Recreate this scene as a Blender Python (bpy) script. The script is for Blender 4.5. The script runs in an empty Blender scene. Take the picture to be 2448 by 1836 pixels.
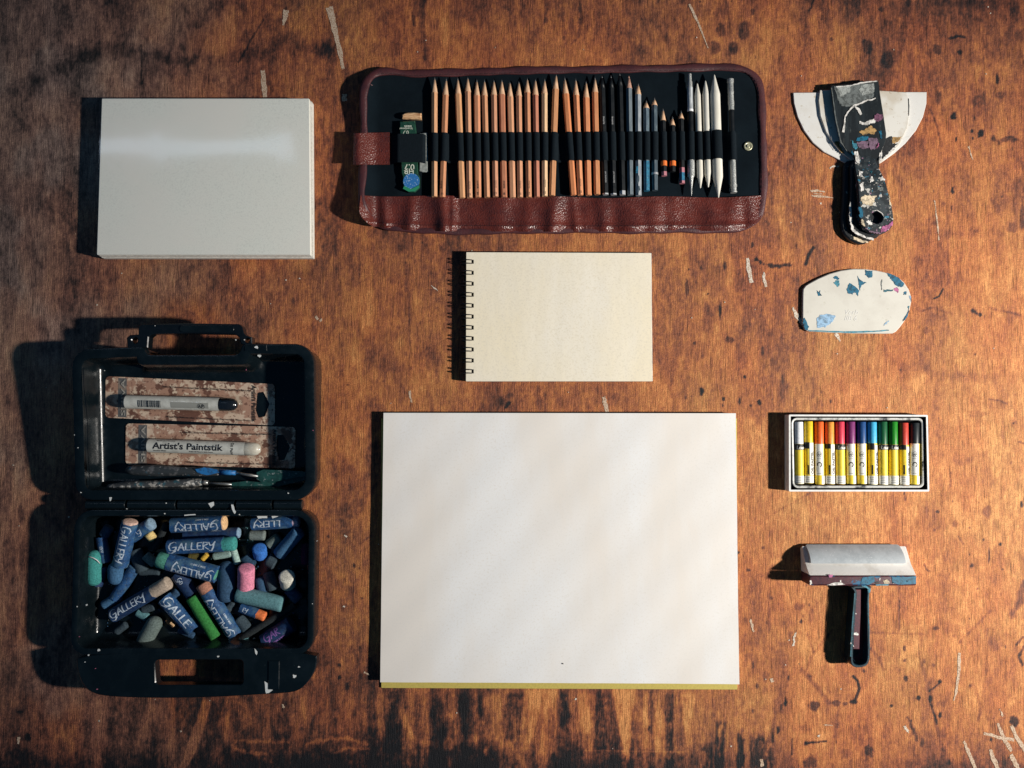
import bpy, bmesh, math, random
import numpy as np
from mathutils import Vector, Matrix
random.seed(7)
sc = bpy.context.scene
COL = sc.collection
# ---------------------------------------------------------------- camera, world, lamps, exposure
CAM_S, CAM_H = 0.050, 0.970
CAM = Vector((0, -CAM_S, CAM_H)); DIST = CAM.length
FWD = -CAM / DIST; UP = Vector((0, CAM_H, CAM_S)) / DIST; RIGHT = Vector((1, 0, 0))
cd = bpy.data.cameras.new('camera'); cam = bpy.data.objects.new('camera', cd); COL.objects.link(cam)
cam.location = CAM; cam.rotation_euler = (math.atan2(CAM_S, CAM_H), 0, 0)
cd.sensor_width = 36.0; cd.lens = 36.0 * DIST / 1.224; cd.clip_start = 0.01; cd.clip_end = 50
sc.camera = cam
w = bpy.data.worlds.new('World'); sc.world = w; w.use_nodes = True
w.node_tree.nodes['Background'].inputs[0].default_value = (0.10, 0.38, 0.80, 1)
w.node_tree.nodes['Background'].inputs[1].default_value = 0.11
ld = bpy.data.lights.new('desk_lamp', 'SPOT'); ld.spot_size = math.radians(49); ld.spot_blend = 1.0; ld.energy = 335; ld.color = (1.0, 0.945, 0.865); ld.shadow_soft_size = 0.048
lo = bpy.data.objects.new('desk_lamp', ld); COL.objects.link(lo); lo.location = (1.85, -0.27, 1.25); lo.rotation_euler = (Vector((0.34, -0.05, 0)) - Vector(lo.location)).to_track_quat('-Z', 'Y').to_euler()
# cool strip of window light, far beyond the top left of the table
wd = bpy.data.lights.new('window_strip', 'AREA'); wd.shape = 'RECTANGLE'; wd.size = 0.66; wd.size_y = 0.075
wd.energy = 0.55; wd.color = (0.62, 0.78, 1.0)
wo = bpy.data.objects.new('window_strip', wd); COL.objects.link(wo)
sc.view_settings.view_transform = 'Standard'; sc.view_settings.look = 'None'
sc.view_settings.gamma = 1.0; sc.view_settings.exposure = 0.0; sc.view_settings.use_curve_mapping = False

def W(px, py, z=0.0):
    """point of the place seen at photo pixel (px, py) when it lies z metres above the table"""
    d = FWD + RIGHT * ((px - 1224) * .0005 / DIST) + UP * (-(py - 918) * .0005 / DIST)
    t = (z - CAM.z) / d.z
    return CAM + d * t
def WW(p, z=0.0): return W(p[0], p[1], z)
C1 = (800, 120, .27722); C2 = (1330, 120, .27722); C3 = (150, 720, .31341); C4 = (150, 1180, .31341)
SP = (1850, 160, .26515); SCR = (1850, 600, .18987); PB = (1830, 960, .19439); BR = (1830, 1270, .21704); NB = (1060, 570, .24412)
def K(c, x, y): return (c[0] + x * c[2], c[1] + y * c[2])

_p = W(430, 352, .019); _v = _p - CAM; _r = Vector((_v.x, _v.y, -_v.z)).normalized()
wo.location = _p + _r * 1.6
_z = (wo.location - _p).normalized(); _x = (Vector((1, 0, 0)) - _z * _z.x).normalized(); _y = _z.cross(_x)
wo.rotation_euler = Matrix((_x, _y, _z)).transposed().to_euler()

# ---------------------------------------------------------------- materials
def M(name, col, rough=.5, metal=0.0, spec=.5, mix=(), bump=None, coat=0, trans=0, ior=1.45, alpha=1, rvar=0, sheen=0):
    """principled material; mix = [(noise scale, colour, low, high, (sx,sy,sz))...], bump = (scale, metres, kind, stretch)"""
    m = bpy.data.materials.new(name); m.use_nodes = True
    nt = m.node_tree; N = nt.nodes; L = nt.links; b = N['Principled BSDF']
    b.inputs['Base Color'].default_value = (*col, 1); b.inputs['Roughness'].default_value = rough
    b.inputs['Metallic'].default_value = metal; b.inputs['Specular IOR Level'].default_value = spec
    b.inputs['IOR'].default_value = ior
    if coat: b.inputs['Coat Weight'].default_value = coat; b.inputs['Coat Roughness'].default_value = .12
    if trans: b.inputs['Transmission Weight'].default_value = trans
    if alpha < 1: b.inputs['Alpha'].default_value = alpha
    if sheen: b.inputs['Sheen Weight'].default_value = sheen
    geo = N.new('ShaderNodeNewGeometry')
    def vec(st):
        mp = N.new('ShaderNodeMapping'); mp.inputs['Scale'].default_value = st
        L.new(geo.outputs['Position'], mp.inputs['Vector']); return mp.outputs[0]
    cur = None
    for i, mm in enumerate(mix):
        s, c2, lo_, hi_ = mm[:4]; st = mm[4] if len(mm) > 4 else (1, 1, 1)
        n = N.new('ShaderNodeTexNoise'); n.inputs['Scale'].default_value = s; n.inputs['Detail'].default_value = 5
        n.inputs['Roughness'].default_value = .6
        mp = N.new('ShaderNodeMapping'); mp.inputs['Scale'].default_value = st; mp.inputs['Location'].default_value = (i * 3.7, i * 1.3, 0)
        if len(mm) > 5: mp.inputs['Rotation'].default_value = (0, 0, mm[5])
        L.new(geo.outputs['Position'], mp.inputs['Vector']); L.new(mp.outputs[0], n.inputs['Vector'])
        r = N.new('ShaderNodeMapRange'); r.inputs['From Min'].default_value = lo_; r.inputs['From Max'].default_value = hi_
        L.new(n.outputs['Fac'], r.inputs['Value'])
        x = N.new('ShaderNodeMix'); x.data_type = 'RGBA'
        L.new(r.outputs[0], x.inputs['Factor'])
        if cur is None: x.inputs[6].default_value = (*col, 1)
        else: L.new(cur, x.inputs[6])
        x.inputs[7].default_value = (*c2, 1); cur = x.outputs[2]
    if cur is not None: L.new(cur, b.inputs['Base Color'])
    if rvar:
        n = N.new('ShaderNodeTexNoise'); n.inputs['Scale'].default_value = 160; L.new(geo.outputs['Position'], n.inputs['Vector'])
        r = N.new('ShaderNodeMapRange'); r.inputs['From Min'].default_value = .3; r.inputs['From Max'].default_value = .7
        r.inputs['To Min'].default_value = max(.03, rough - rvar); r.inputs['To Max'].default_value = min(1, rough + rvar)
        L.new(n.outputs['Fac'], r.inputs['Value']); L.new(r.outputs[0], b.inputs['Roughness'])
    if bump:
        s, dist, kind = bump[:3]; st = bump[3] if len(bump) > 3 else (1, 1, 1)
        if kind == 'voronoi':
            n = N.new('ShaderNodeTexVoronoi'); out = n.outputs['Distance']
        else:
            n = N.new('ShaderNodeTexNoise'); n.inputs['Detail'].default_value = 4; out = n.outputs['Fac']
        n.inputs['Scale'].default_value = s; L.new(vec(st), n.inputs['Vector'])
        bp = N.new('ShaderNodeBump'); bp.inputs['Distance'].default_value = dist; bp.inputs['Strength'].default_value = 1
        L.new(out, bp.inputs['Height']); L.new(bp.outputs[0], b.inputs['Normal'])
    return m
def film(name, rough=.1, tint=(1, 1, 1), gloss=.06):
    """thin clear plastic: lets light through, mirrors a little"""
    m = bpy.data.materials.new(name); m.use_nodes = True; nt = m.node_tree; N = nt.nodes; L = nt.links; N.remove(N['Principled BSDF'])
    t = N.new('ShaderNodeBsdfTransparent'); t.inputs[0].default_value = (*tint, 1)
    g = N.new('ShaderNodeBsdfGlossy'); g.inputs['Roughness'].default_value = rough
    x = N.new('ShaderNodeMixShader'); x.inputs[0].default_value = gloss; L.new(t.outputs[0], x.inputs[1]); L.new(g.outputs[0], x.inputs[2])
    L.new(x.outputs[0], N['Material Output'].inputs[0]); return m

def srgb(r, g, b):
    f = lambda c: (c / 255 / 12.92) if c <= 10 else ((c / 255 + .055) / 1.055) ** 2.4
    return (f(r), f(g), f(b))

# ---------------------------------------------------------------- object helpers
def thing(name, label, cat, loc, group=None):
    o = bpy.data.objects.new(name, None); COL.objects.link(o); o.location = loc; o.empty_display_size = .01
    o['label'] = label; o['category'] = cat
    if group: o['group'] = group
    return o
def root_loc(p):
    v = Vector((0, 0, 0))
    while p is not None: v = v + Vector(p.location); p = p.parent
    return v
def obj(name, verts, faces, mat, parent=None, smooth=False, label=None, kind=None):
    off = root_loc(parent)
    me = bpy.data.meshes.new(name)
    me.from_pydata([tuple(Vector(v) - off) for v in verts], [], faces)
    me.validate(); me.materials.append(mat)
    bm = bmesh.new(); bm.from_mesh(me); bmesh.ops.recalc_face_normals(bm, faces=bm.faces); bm.to_mesh(me); bm.free()
    if smooth is True:
        me.polygons.foreach_set('use_smooth', [True] * len(me.polygons))
    elif smooth:
        me.polygons.foreach_set('use_smooth', [True] * len(me.polygons))
        try: me.set_sharp_from_angle(angle=smooth)
        except Exception: pass
    o = bpy.data.objects.new(name, me); COL.objects.link(o)
    if parent is not None: o.parent = parent
    if label: o['label'] = label
    if kind: o['kind'] = kind
    return o
class B:
    """collects verts and faces of one part"""
    def __init__(s): s.v = []; s.f = []
    def add(s, vf):
        k = len(s.v); s.v += [tuple(v) for v in vf[0]]; s.f += [tuple(i + k for i in f) for f in vf[1]]; return s
    def build(s, name, mat, parent, smooth=False, **k): return obj(name, s.v, s.f, mat, parent, smooth, **k)

def loft(rings, cap0=True, cap1=True, closed=True):
    v = []; f = []; n = len(rings[0])
    for r in rings: v += [tuple(p) for p in r]
    for i in range(len(rings) - 1):
        for j in range(n if closed else n - 1):
            a, b = i * n + j, i * n + (j + 1) % n
            f.append((a, b, b + n, a + n))
    if cap0: f.append(tuple(range(n))[::-1])
    if cap1: f.append(tuple(range((len(rings) - 1) * n, len(rings) * n)))
    return v, f
def inset(poly, d):
    """move every point of a counter-clockwise outline inwards by d"""
    n = len(poly); out = []
    area = sum(poly[i][0] * poly[(i + 1) % n][1] - poly[(i + 1) % n][0] * poly[i][1] for i in range(n))
    sg = 1 if area > 0 else -1
    for i in range(n):
        a, b, c = Vector(poly[i - 1][:2]), Vector(poly[i][:2]), Vector(poly[(i + 1) % n][:2])
        e1 = (b - a); e2 = (c - b)
        if e1.length < 1e-9: e1 = e2
        if e2.length < 1e-9: e2 = e1
        n1 = Vector((-e1.y, e1.x)).normalized() * sg; n2 = Vector((-e2.y, e2.x)).normalized() * sg
        m = n1 + n2
        if m.length < 1e-6: m = n1
        m.normalize(); k = max(.5, m.dot(n1))
        out.append(tuple(b + m * (d / k)))
    return out
def slab(poly, z0, z1, bev=.0004):
    """poly = outline in world xy; z0, z1 numbers or functions of (x, y)"""
    f0 = z0 if callable(z0) else (lambda x, y: z0); f1 = z1 if callable(z1) else (lambda x, y: z1)
    q = inset(poly, bev) if bev else poly
    R = lambda p, f, dz: [(x[0], x[1], f(x[0], x[1]) + dz) for x in p]
    if bev: rings = [R(q, f0, 0), R(poly, f0, bev), R(poly, f1, -bev), R(q, f1, 0)]
    else: rings = [R(poly, f0, 0), R(poly, f1, 0)]
    return loft(rings)
def slab_holes(poly, holes, z0, z1, bev=0.0):
    f0 = z0 if callable(z0) else (lambda x, y: z0); f1 = z1 if callable(z1) else (lambda x, y: z1)
    bm = bmesh.new(); loops = []
    for p in [poly] + holes:
        q = inset(p, bev * (1 if p is poly else -1)) if bev else p
        bot = [bm.verts.new((a[0], a[1], f0(a[0], a[1]))) for a in p]
        mid = [bm.verts.new((a[0], a[1], f1(a[0], a[1]) - bev)) for a in p] if bev else None
        top = [bm.verts.new((a[0], a[1], f1(a[0], a[1]))) for a in q]
        n = len(p); seq = [bot, mid, top] if bev else [bot, top]
        for u, w_ in zip(seq[:-1], seq[1:]):
            for i in range(n): bm.faces.new((u[i], u[(i + 1) % n], w_[(i + 1) % n], w_[i]))
        loops.append((bot, top))
    for k in (0, 1):
        edges = []
        for l in loops:
            vs = l[k]; n = len(vs)
            for i in range(n): edges.append(bm.edges.get((vs[i], vs[(i + 1) % n])))
        bmesh.ops.triangle_fill(bm, edges=edges, use_beauty=True)
    bm.verts.index_update()
    v = [tuple(x.co) for x in bm.verts]; f = [tuple(y.index for y in x.verts) for x in bm.faces]; bm.free()
    return v, f
def fillet(corners, k=6):
    """corners = [(x, y, radius)...] -> rounded outline, k+1 points per corner"""
    out = []; n = len(corners)
    for i in range(n):
        p = Vector(corners[i][:2]); r = corners[i][2]
        a = (Vector(corners[i - 1][:2]) - p); b = (Vector(corners[(i + 1) % n][:2]) - p)
        la, lb = a.length, b.length; a.normalize(); b.normalize()
        ang = math.acos(max(-1, min(1, a.dot(b)))); t = r / math.tan(ang / 2) if ang > .01 else 0
        t = min(t, la * .49, lb * .49); r2 = t * math.tan(ang / 2)
        c = p + (a + b).normalized() * (r2 / math.sin(ang / 2)) if r2 > 1e-7 else p
        s0 = p + a * t; s1 = p + b * t
        for j in range(k + 1):
            u = j / k
            if r2 <= 1e-7: out.append((p.x, p.y)); continue
            q = (s0 - c).lerp(s1 - c, u)
            q = q.normalized() * r2 if q.length > 1e-9 else q
            out.append(tuple(c + q))
    return out
def inset_corners(corners, d):
    n = len(corners); out = []
    area = sum(corners[i][0] * corners[(i + 1) % n][1] - corners[(i + 1) % n][0] * corners[i][1] for i in range(n)); sg = 1 if area > 0 else -1
    for i in range(n):
        a, b, c = [Vector(corners[j % n][:2]) for j in (i - 1, i, i + 1)]
        e1 = (b - a).normalized(); e2 = (c - b).normalized()
        n1 = Vector((-e1.y, e1.x)) * sg; n2 = Vector((-e2.y, e2.x)) * sg
        m = (n1 + n2).normalized(); p = b + m * (d / max(.2, m.dot(n1)))
        conv = (e1.x * e2.y - e1.y * e2.x) * sg > 0
        out.append((p.x, p.y, max(.0006, corners[i][2] - d) if conv else corners[i][2] + d))
    return out
def frame(A, Bp):
    d = (Vector(Bp) - Vector(A)).normalized()
    n = Vector((0, 0, 1)) - d * d.z
    if n.length < 1e-4: n = Vector((0, 1, 0)) - d * d.y
    n.normalize(); return d, n, n.cross(d)       # along, up, left
def rod(A, Bp, prof, n=12, rot=0.0, flat=1.0):
    """solid of revolution from A towards Bp; prof = [(metres along, radius)...]"""
    A = Vector(A); d, u, l = frame(A, Bp); rings = []
    for s, r in prof:
        rings.append([tuple(A + d * s + (l * math.cos(rot + 2 * math.pi * j / n) + u * math.sin(rot + 2 * math.pi * j / n) * flat) * r) for j in range(n)])
    return loft(rings)
def tube(path, r, n=8, closed=False):
    P = [Vector(p) for p in path]; m = len(P); rings = []
    for i in range(m):
        t = (P[(i + 1) % m] - P[i - 1]) if closed else (P[min(i + 1, m - 1)] - P[max(i - 1, 0)])
        t.normalize(); up = Vector((0, 0, 1)) if abs(t.z) < .95 else Vector((0, 1, 0))
        s = t.cross(up).normalized(); u = s.cross(t)
        rr = r(i) if callable(r) else r
        rings.append([tuple(P[i] + (s * math.cos(2 * math.pi * j / n) + u * math.sin(2 * math.pi * j / n)) * rr) for j in range(n)])
    if closed: rings.append(rings[0]); return loft(rings, False, False)
    return loft(rings)
def box(a, b, bev=.0003):
    return slab([(a[0], a[1]), (b[0], a[1]), (b[0], b[1]), (a[0], b[1])], a[2], b[2], bev)
def jag(pts, amp, sub=3, rnd=random):
    """roughen an outline"""
    out = []; n = len(pts)
    for i in range(n):
        a, b = Vector(pts[i][:2]), Vector(pts[(i + 1) % n][:2]); e = b - a
        nn = Vector((-e.y, e.x)); nn = nn.normalized() if nn.length > 1e-9 else nn
        for k in range(sub): 
            q = a + e * (k / sub) + nn * rnd.uniform(-amp, amp) + e * (rnd.uniform(-.1, .1) / sub if k else 0)
            out.append((q.x, q.y))
    return out
def patch(parent, px_pts, z, mat, name='paint_patch', amp=.0004, thick=.00025, sub=3):
    """a dried patch of paint lying on a surface at height z (number or function of photo x, y)"""
    zz = z if callable(z) else (lambda x, y: z)
    pts = [WW(p, zz(*p)) for p in px_pts]; j = jag(pts, amp, sub)
    zc = [q.z for q in pts]
    if callable(z):
        def fz(x, y):
            return min(((p.x - x) ** 2 + (p.y - y) ** 2, p.z) for p in pts)[1]
        v, f = slab(j, lambda x, y: fz(x, y), lambda x, y: fz(x, y) + thick, 0)
    else: v, f = slab(j, z, z + thick, 0)
    return obj(name, v, f, mat, parent)
def ribbon_px(pts, wid):
    """pixel polyline with width -> pixel outline"""
    L_, R_ = [], []
    for i, p in enumerate(pts):
        a = Vector(pts[max(i - 1, 0)][:2]); b = Vector(pts[min(i + 1, len(pts) - 1)][:2]); t = (b - a).normalized()
        nn = Vector((-t.y, t.x)); ww = (wid[i] if isinstance(wid, (list, tuple)) else wid) / 2
        L_.append((p[0] + nn.x * ww, p[1] + nn.y * ww)); R_.append((p[0] - nn.x * ww, p[1] - nn.y * ww))
    return L_ + R_[::-1]
# lettering: outlines from the built-in font, or brush strokes, as flat 2-D verts and faces
_tc = {}
def text2d(s, size, bold=0.0, align='LEFT', shear=0.0, fine=False):
    key = (s, bold, shear, fine)
    if key not in _tc:
        c = bpy.data.curves.new('t', 'FONT'); c.body = s; c.size = 1; c.offset = bold; c.shear = shear; c.resolution_u = 3; c.fill_mode = 'FRONT'
        o = bpy.data.objects.new('t', c); COL.objects.link(o)
        dg = bpy.context.evaluated_depsgraph_get(); me = bpy.data.meshes.new_from_object(o.evaluated_get(dg))
        if fine:
            bm = bmesh.new(); bm.from_mesh(me); bmesh.ops.triangulate(bm, faces=bm.faces)
            for _ in range(3):
                es = [e for e in bm.edges if e.calc_length() > .22]
                if not es: break
                bmesh.ops.subdivide_edges(bm, edges=es, cuts=1); bmesh.ops.triangulate(bm, faces=bm.faces)
            bm.to_mesh(me); bm.free()
        _tc[key] = ([(v.co.x, v.co.y) for v in me.vertices], [tuple(p.vertices) for p in me.polygons])
        bpy.data.objects.remove(o); bpy.data.curves.remove(c); bpy.data.meshes.remove(me)
    v, f = _tc[key]
    wd_ = max((a[0] for a in v), default=0) * size
    dx = {'LEFT': 0, 'CENTER': -wd_ / 2, 'RIGHT': -wd_}[align]
    return [(a * size + dx, b * size) for a, b in v], f
STROKES = {
 'G': (.95, [[(.78, 1.02), (.5, 1.18), (.16, 1.0), (.03, .55), (.14, .12), (.45, -.02), (.74, .18), (.8, .5), (.42, .46)], [(.8, .5), (.62, -.1), (.2, -.42), (-.1, -.3)]]),
 'A': (.72, [[(.0, .02), (.38, .95), (.62, .0)], [(.12, .36), (.62, .38)]]),
 'L': (.6, [[(.12, .95), (.08, .05), (.52, .02)]]),
 'E': (.6, [[(.55, .93), (.12, .9), (.1, .03), (.55, .0)], [(.1, .5), (.46, .5)]]),
 'R': (.68, [[(.1, .0), (.12, .95), (.5, .9), (.54, .66), (.14, .48), (.62, -.04)]]),
 'Y': (.75, [[(.0, .9), (.16, .5), (.42, .52), (.62, .95)], [(.62, .95), (.46, .2), (.2, -.35), (.0, -.2)]]),
 'C': (.95, [[(.78, 1.02), (.5, 1.18), (.16, 1.0), (.03, .55), (.14, .12), (.45, -.02), (.85, .2)]]),
 'T': (.6, [[(.0, .93), (.62, .95)], [(.32, .94), (.28, .0)]]),
 'O': (.7, [[(.32, .95), (.06, .6), (.1, .1), (.36, 0), (.6, .3), (.56, .8), (.32, .95)]]),
 'N': (.7, [[(.08, 0), (.1, .95), (.56, .03), (.6, .97)]]),
 'e': (.6, [[(.08, .4), (.5, .5), (.4, .8), (.15, .75), (.05, .35), (.2, .02), (.52, .1)]]),
 'o': (.55, [[(.28, .62), (.06, .4), (.1, .05), (.32, 0), (.5, .3), (.28, .62)]]),
 'u': (.55, [[(.06, .6), (.08, .1), (.3, .0), (.46, .5), (.5, 0)]]),
 'v': (.5, [[(.02, .6), (.2, 0), (.46, .62)]]),
 'r': (.42, [[(.06, .6), (.08, 0)], [(.08, .4), (.36, .6)]]),
}
def strokes2d(s, size, wid=.13):
    V = []; F = []; x = 0.0
    for ch in s:
        if ch not in STROKES: x += .4; continue
        adv, lines = STROKES[ch]
        for ln in lines:
            for a, b in zip(ln[:-1], ln[1:]):
                a, b = Vector(a), Vector(b); t = b - a
                if t.length < 1e-6: continue
                t.normalize(); nn = Vector((-t.y, t.x)); ww = wid * (.45 + .6 * abs(t.dot(Vector((.45, .89))))) / 2
                k = len(V)
                a2 = a - t * ww * .6; b2 = b + t * ww * .6; ns = max(1, int((b2 - a2).length / .16))
                for i in range(ns + 1):
                    q = a2.lerp(b2, i / ns)
                    for w_ in (ww, -ww): V.append(((q.x + nn.x * w_ + x) * size, (q.y + nn.y * w_) * size))
                for i in range(ns): F.append((k + 2 * i, k + 2 * i + 1, k + 2 * i + 3, k + 2 * i + 2))
        x += adv
    return V, F, x * size
def on_rod(v2, f2, A, Bp, s0, r, v0=0.0, flip=False, ang0=0.0):
    """bend flat lettering round a rod; u runs along the rod from s0"""
    A = Vector(A); Bp = Vector(Bp)
    d, n, l = frame(A, Bp); L_ = (Bp - A).length
    out = []
    for u, v in v2:
        s = s0 + u; vv = v + v0
        if flip: s = L_ - s; vv = -vv
        a = vv / r + ang0
        out.append(tuple(A + d * s + (n * math.cos(a) + l * math.sin(a)) * (r + .00012)))
    return out, f2
def on_flat(v2, f2, P0, P1, dz=.0002):
    """flat lettering along P0->P1 (3-D points), on top of a level or gently sloping card"""
    P0, P1 = Vector(P0), Vector(P1); d = (P1 - P0).normalized(); n = Vector((0, 0, 1)); l = n.cross(d).normalized(); n = d.cross(l)
    return [tuple(P0 + d * u + l * v + n * dz) for u, v in v2], f2
# ---------------------------------------------------------------- the table top (stained, worn plywood)
_rng = np.random.default_rng(11); _LAT = _rng.random((24, 256, 256)).astype(np.float32)
def vn(x, y, s):
    xi = np.floor(x).astype(np.int32); yi = np.floor(y).astype(np.int32); fx = (x - xi).astype(np.float32); fy = (y - yi).astype(np.float32)
    fx = fx * fx * (3 - 2 * fx); fy = fy * fy * (3 - 2 * fy); T = _LAT[s % 24]
    a = T[yi & 255, xi & 255]; b = T[yi & 255, (xi + 1) & 255]; c = T[(yi + 1) & 255, xi & 255]; d = T[(yi + 1) & 255, (xi + 1) & 255]
    return (a * (1 - fx) + b * fx) * (1 - fy) + (c * (1 - fx) + d * fx) * fy
def fbm(x, y, o, s, g=.55):
    t = 0; a = 1; n = 0
    for i in range(o): t = t + a * vn(x * 2 ** i + 17.3 * i, y * 2 ** i + 5.1 * i, s + i); n += a; a *= g
    return t / n
def sstep(a, b, x): 
    t = np.clip((x - a) / (b - a), 0, 1); return t * t * (3 - 2 * t)
def make_table():
    st = .00125
    core_x = np.arange(-.66, .66, st); core_y = np.arange(-.50, .52, st)
    out = np.array([.02, .06, .12, .2, .3, .45])
    xs = np.concatenate([(core_x[0] - out)[::-1], core_x, core_x[-1] + out]); ys = np.concatenate([(core_y[0] - out)[::-1], core_y, core_y[-1] + out])
    GX, GY = np.meshgrid(xs, ys)
    # photo coordinates of every vertex, used only to lay the stains out where they lie on the wood
    dx, dy, dz = GX - CAM.x, GY - CAM.y, -CAM.z
    zc = dx * FWD.x + dy * FWD.y + dz * FWD.z; xc = dx; yc = dy * UP.y + dz * UP.z
    X = 1224 + xc / zc * DIST / .0005; Y = 918 - yc / zc * DIST / .0005
    X = X.astype(np.float32); Y = Y.astype(np.float32)
    wx = X + 26 * (fbm(X / 90, Y / 130, 3, 3) - .5) + 7 * (fbm(X / 14, Y / 30, 2, 8) - .5); wy = Y + 50 * (fbm(X / 70, Y / 160, 3, 5) - .5) + 12 * (vn(X / 9, Y / 9, 2) - .5)
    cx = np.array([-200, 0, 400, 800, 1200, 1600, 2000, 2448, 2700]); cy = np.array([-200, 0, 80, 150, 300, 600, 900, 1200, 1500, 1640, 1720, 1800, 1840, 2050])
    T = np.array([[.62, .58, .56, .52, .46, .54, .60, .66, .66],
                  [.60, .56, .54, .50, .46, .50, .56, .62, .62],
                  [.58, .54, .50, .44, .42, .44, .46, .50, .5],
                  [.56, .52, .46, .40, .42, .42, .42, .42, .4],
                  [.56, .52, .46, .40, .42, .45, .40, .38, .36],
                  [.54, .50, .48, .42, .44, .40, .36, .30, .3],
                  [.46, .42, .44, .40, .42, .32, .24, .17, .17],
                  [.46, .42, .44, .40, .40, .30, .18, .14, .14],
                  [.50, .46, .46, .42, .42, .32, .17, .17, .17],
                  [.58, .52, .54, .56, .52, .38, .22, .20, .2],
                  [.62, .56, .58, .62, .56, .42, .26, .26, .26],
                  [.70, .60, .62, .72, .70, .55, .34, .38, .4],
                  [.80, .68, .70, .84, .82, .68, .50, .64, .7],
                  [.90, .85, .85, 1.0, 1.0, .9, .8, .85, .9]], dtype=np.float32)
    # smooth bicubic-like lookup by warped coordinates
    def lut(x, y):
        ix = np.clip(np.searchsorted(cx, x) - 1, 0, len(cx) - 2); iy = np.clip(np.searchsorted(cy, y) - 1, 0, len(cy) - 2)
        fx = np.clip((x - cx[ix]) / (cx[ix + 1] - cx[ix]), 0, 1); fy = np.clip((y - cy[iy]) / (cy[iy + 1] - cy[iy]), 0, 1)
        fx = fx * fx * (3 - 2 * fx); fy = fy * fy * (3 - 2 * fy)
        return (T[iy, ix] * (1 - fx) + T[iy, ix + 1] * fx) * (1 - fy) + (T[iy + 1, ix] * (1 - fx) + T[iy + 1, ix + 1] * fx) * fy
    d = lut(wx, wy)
    big = fbm(X / 210, Y / 300, 3, 1) - .5
    mot = fbm(wx / 60, wy / 95, 5, 4, .62) - .5
    strk = fbm(wx / 26, Y / 420, 4, 7, .6) - .5
    fib = fbm(X / 5.0, Y / 110, 3, 9, .7) - .5
    grit = vn(X / 3.1, Y / 4.2, 13) - .5
    blot = fbm(wx / 34, wy / 60, 4, 14, .6)
    fine = fbm(X / 9, Y / 16, 3, 6, .7) - .5
    pl1 = sstep(.46, .53, fbm(wx / 75, wy / 210, 4, 10, .55)); pl2 = sstep(.47, .52, fbm(wx / 30, wy / 120, 4, 18, .6))
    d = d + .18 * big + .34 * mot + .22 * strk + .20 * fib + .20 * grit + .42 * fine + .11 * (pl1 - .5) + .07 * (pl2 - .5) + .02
    low = sstep(850, 1000, Y) * sstep(700, 1000, X)
    d = d + low * .10 * (fbm(X / 3.4, Y / 260, 2, 15) - .5)
    d = d + .13 * sstep(.58, .74, blot) * (0.35 + .65 * sstep(2100, 1500, X + .3 * Y))
    # soft-edged crazing of pale worn veneer
    d = d - .10 * sstep(.60, .74, fbm(wx / 40, wy / 150, 4, 17))
    def spot(x, y, rx, ry, s=.7, rot=0.0, soft=.30):
        nonlocal d
        m = (np.abs(X - x) < 4 * max(rx, ry)) & (np.abs(Y - y) < 4 * max(rx, ry))
        if not m.any(): return
        if s > .3: rx, ry, s = rx * .84, ry * .92, s * .92
        c, s_ = math.cos(rot), math.sin(rot); u = X[m] - x; v = Y[m] - y
        r = np.sqrt(((u * c + v * s_) / rx) ** 2 + ((-u * s_ + v * c) / ry) ** 2) + 1.15 * (fbm(X[m] / (rx * .7 + 2), Y[m] / (ry * .7 + 3), 4, 19, .7) - .5)
        k = 1 - sstep(1 - soft, 1 + soft * .6, r)
        d[m] = d[m] * (1 - k * .6) + (d[m] * .6 + s) * k * .6 + s * .4 * k if s > 0 else d[m] + s * k
    def line(pts, wid, s=.5, soft=.5, rag=1.2):
        nonlocal d
        best = None
        P = np.array(pts, np.float32); lo_ = P.min(0) - wid * 4; hi_ = P.max(0) + wid * 4
        m = (X > lo_[0]) & (X < hi_[0]) & (Y > lo_[1]) & (Y < hi_[1])
        if not m.any(): return
        x, y = X[m], Y[m]
        for a, b in zip(pts[:-1], pts[1:]):
            ex, ey = b[0] - a[0], b[1] - a[1]; L2 = ex * ex + ey * ey + 1e-6
            t = np.clip(((x - a[0]) * ex + (y - a[1]) * ey) / L2, 0, 1)
            q = np.hypot(x - a[0] - t * ex, y - a[1] - t * ey)
            best = q if best is None else np.minimum(best, q)
        r = best / (wid / 2) + rag * 1.6 * (fbm(x / (wid * .8 + 2), y / (wid * 1.2 + 2), 3, 20) - .5)
        d[m] += s * (1 - sstep(1 - soft, 1 + soft, r))
    # -- upper left: wavy tide line, crack, soft dark blotches
    tl = [(22, 222), (63, 193), (122, 160), (167, 156), (241, 111), (274, 122), (334, 122), (356, 130), (404, 148), (434, 145), (500, 137), (549, 148), (578, 133), (638, 126), (686, 93), (741, 108), (786, 115)]
    line(tl, 20, .13, .9, 2.4); line([(p[0], p[1] + 12) for p in tl], 44, .11, 1.0, 2.0)
    line([(630, 48), (600, 95), (571, 148)], 5, .30); line([(338, 108), (339, 200)], 4, .3); line([(90, 196), (70, 215), (60, 225)], 30, .14)
    spot(20, 60, 90, 130, .10, 0, .9); spot(260, 118, 40, 22, .16)
    for (x, y, rx, ry) in [(30, 470, 60, 30), (110, 640, 70, 35), (270, 660, 45, 35), (40, 760, 35, 60), (150, 740, 18, 22)]: spot(x, y, rx, ry, .14, 0, .9)
    # -- around the pencil roll, top middle
    line([(1008, 0), (1010, 60), (1016, 140)], 14, .30, .6); line([(989, 40), (990, 60)], 8, .3)
    line([(979, 20), (980, 160)], 7, -.14); line([(1065, 0), (1066, 100)], 18, -.12); line([(1100, 100), (1098, 150)], 20, -.12)
    line([(1385, 0), (1390, 40), (1382, 90), (1366, 105)], 8, .22); line([(1345, 20), (1350, 110)], 9, .16); line([(1305, 0), (1305, 50)], 9, .2)
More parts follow.
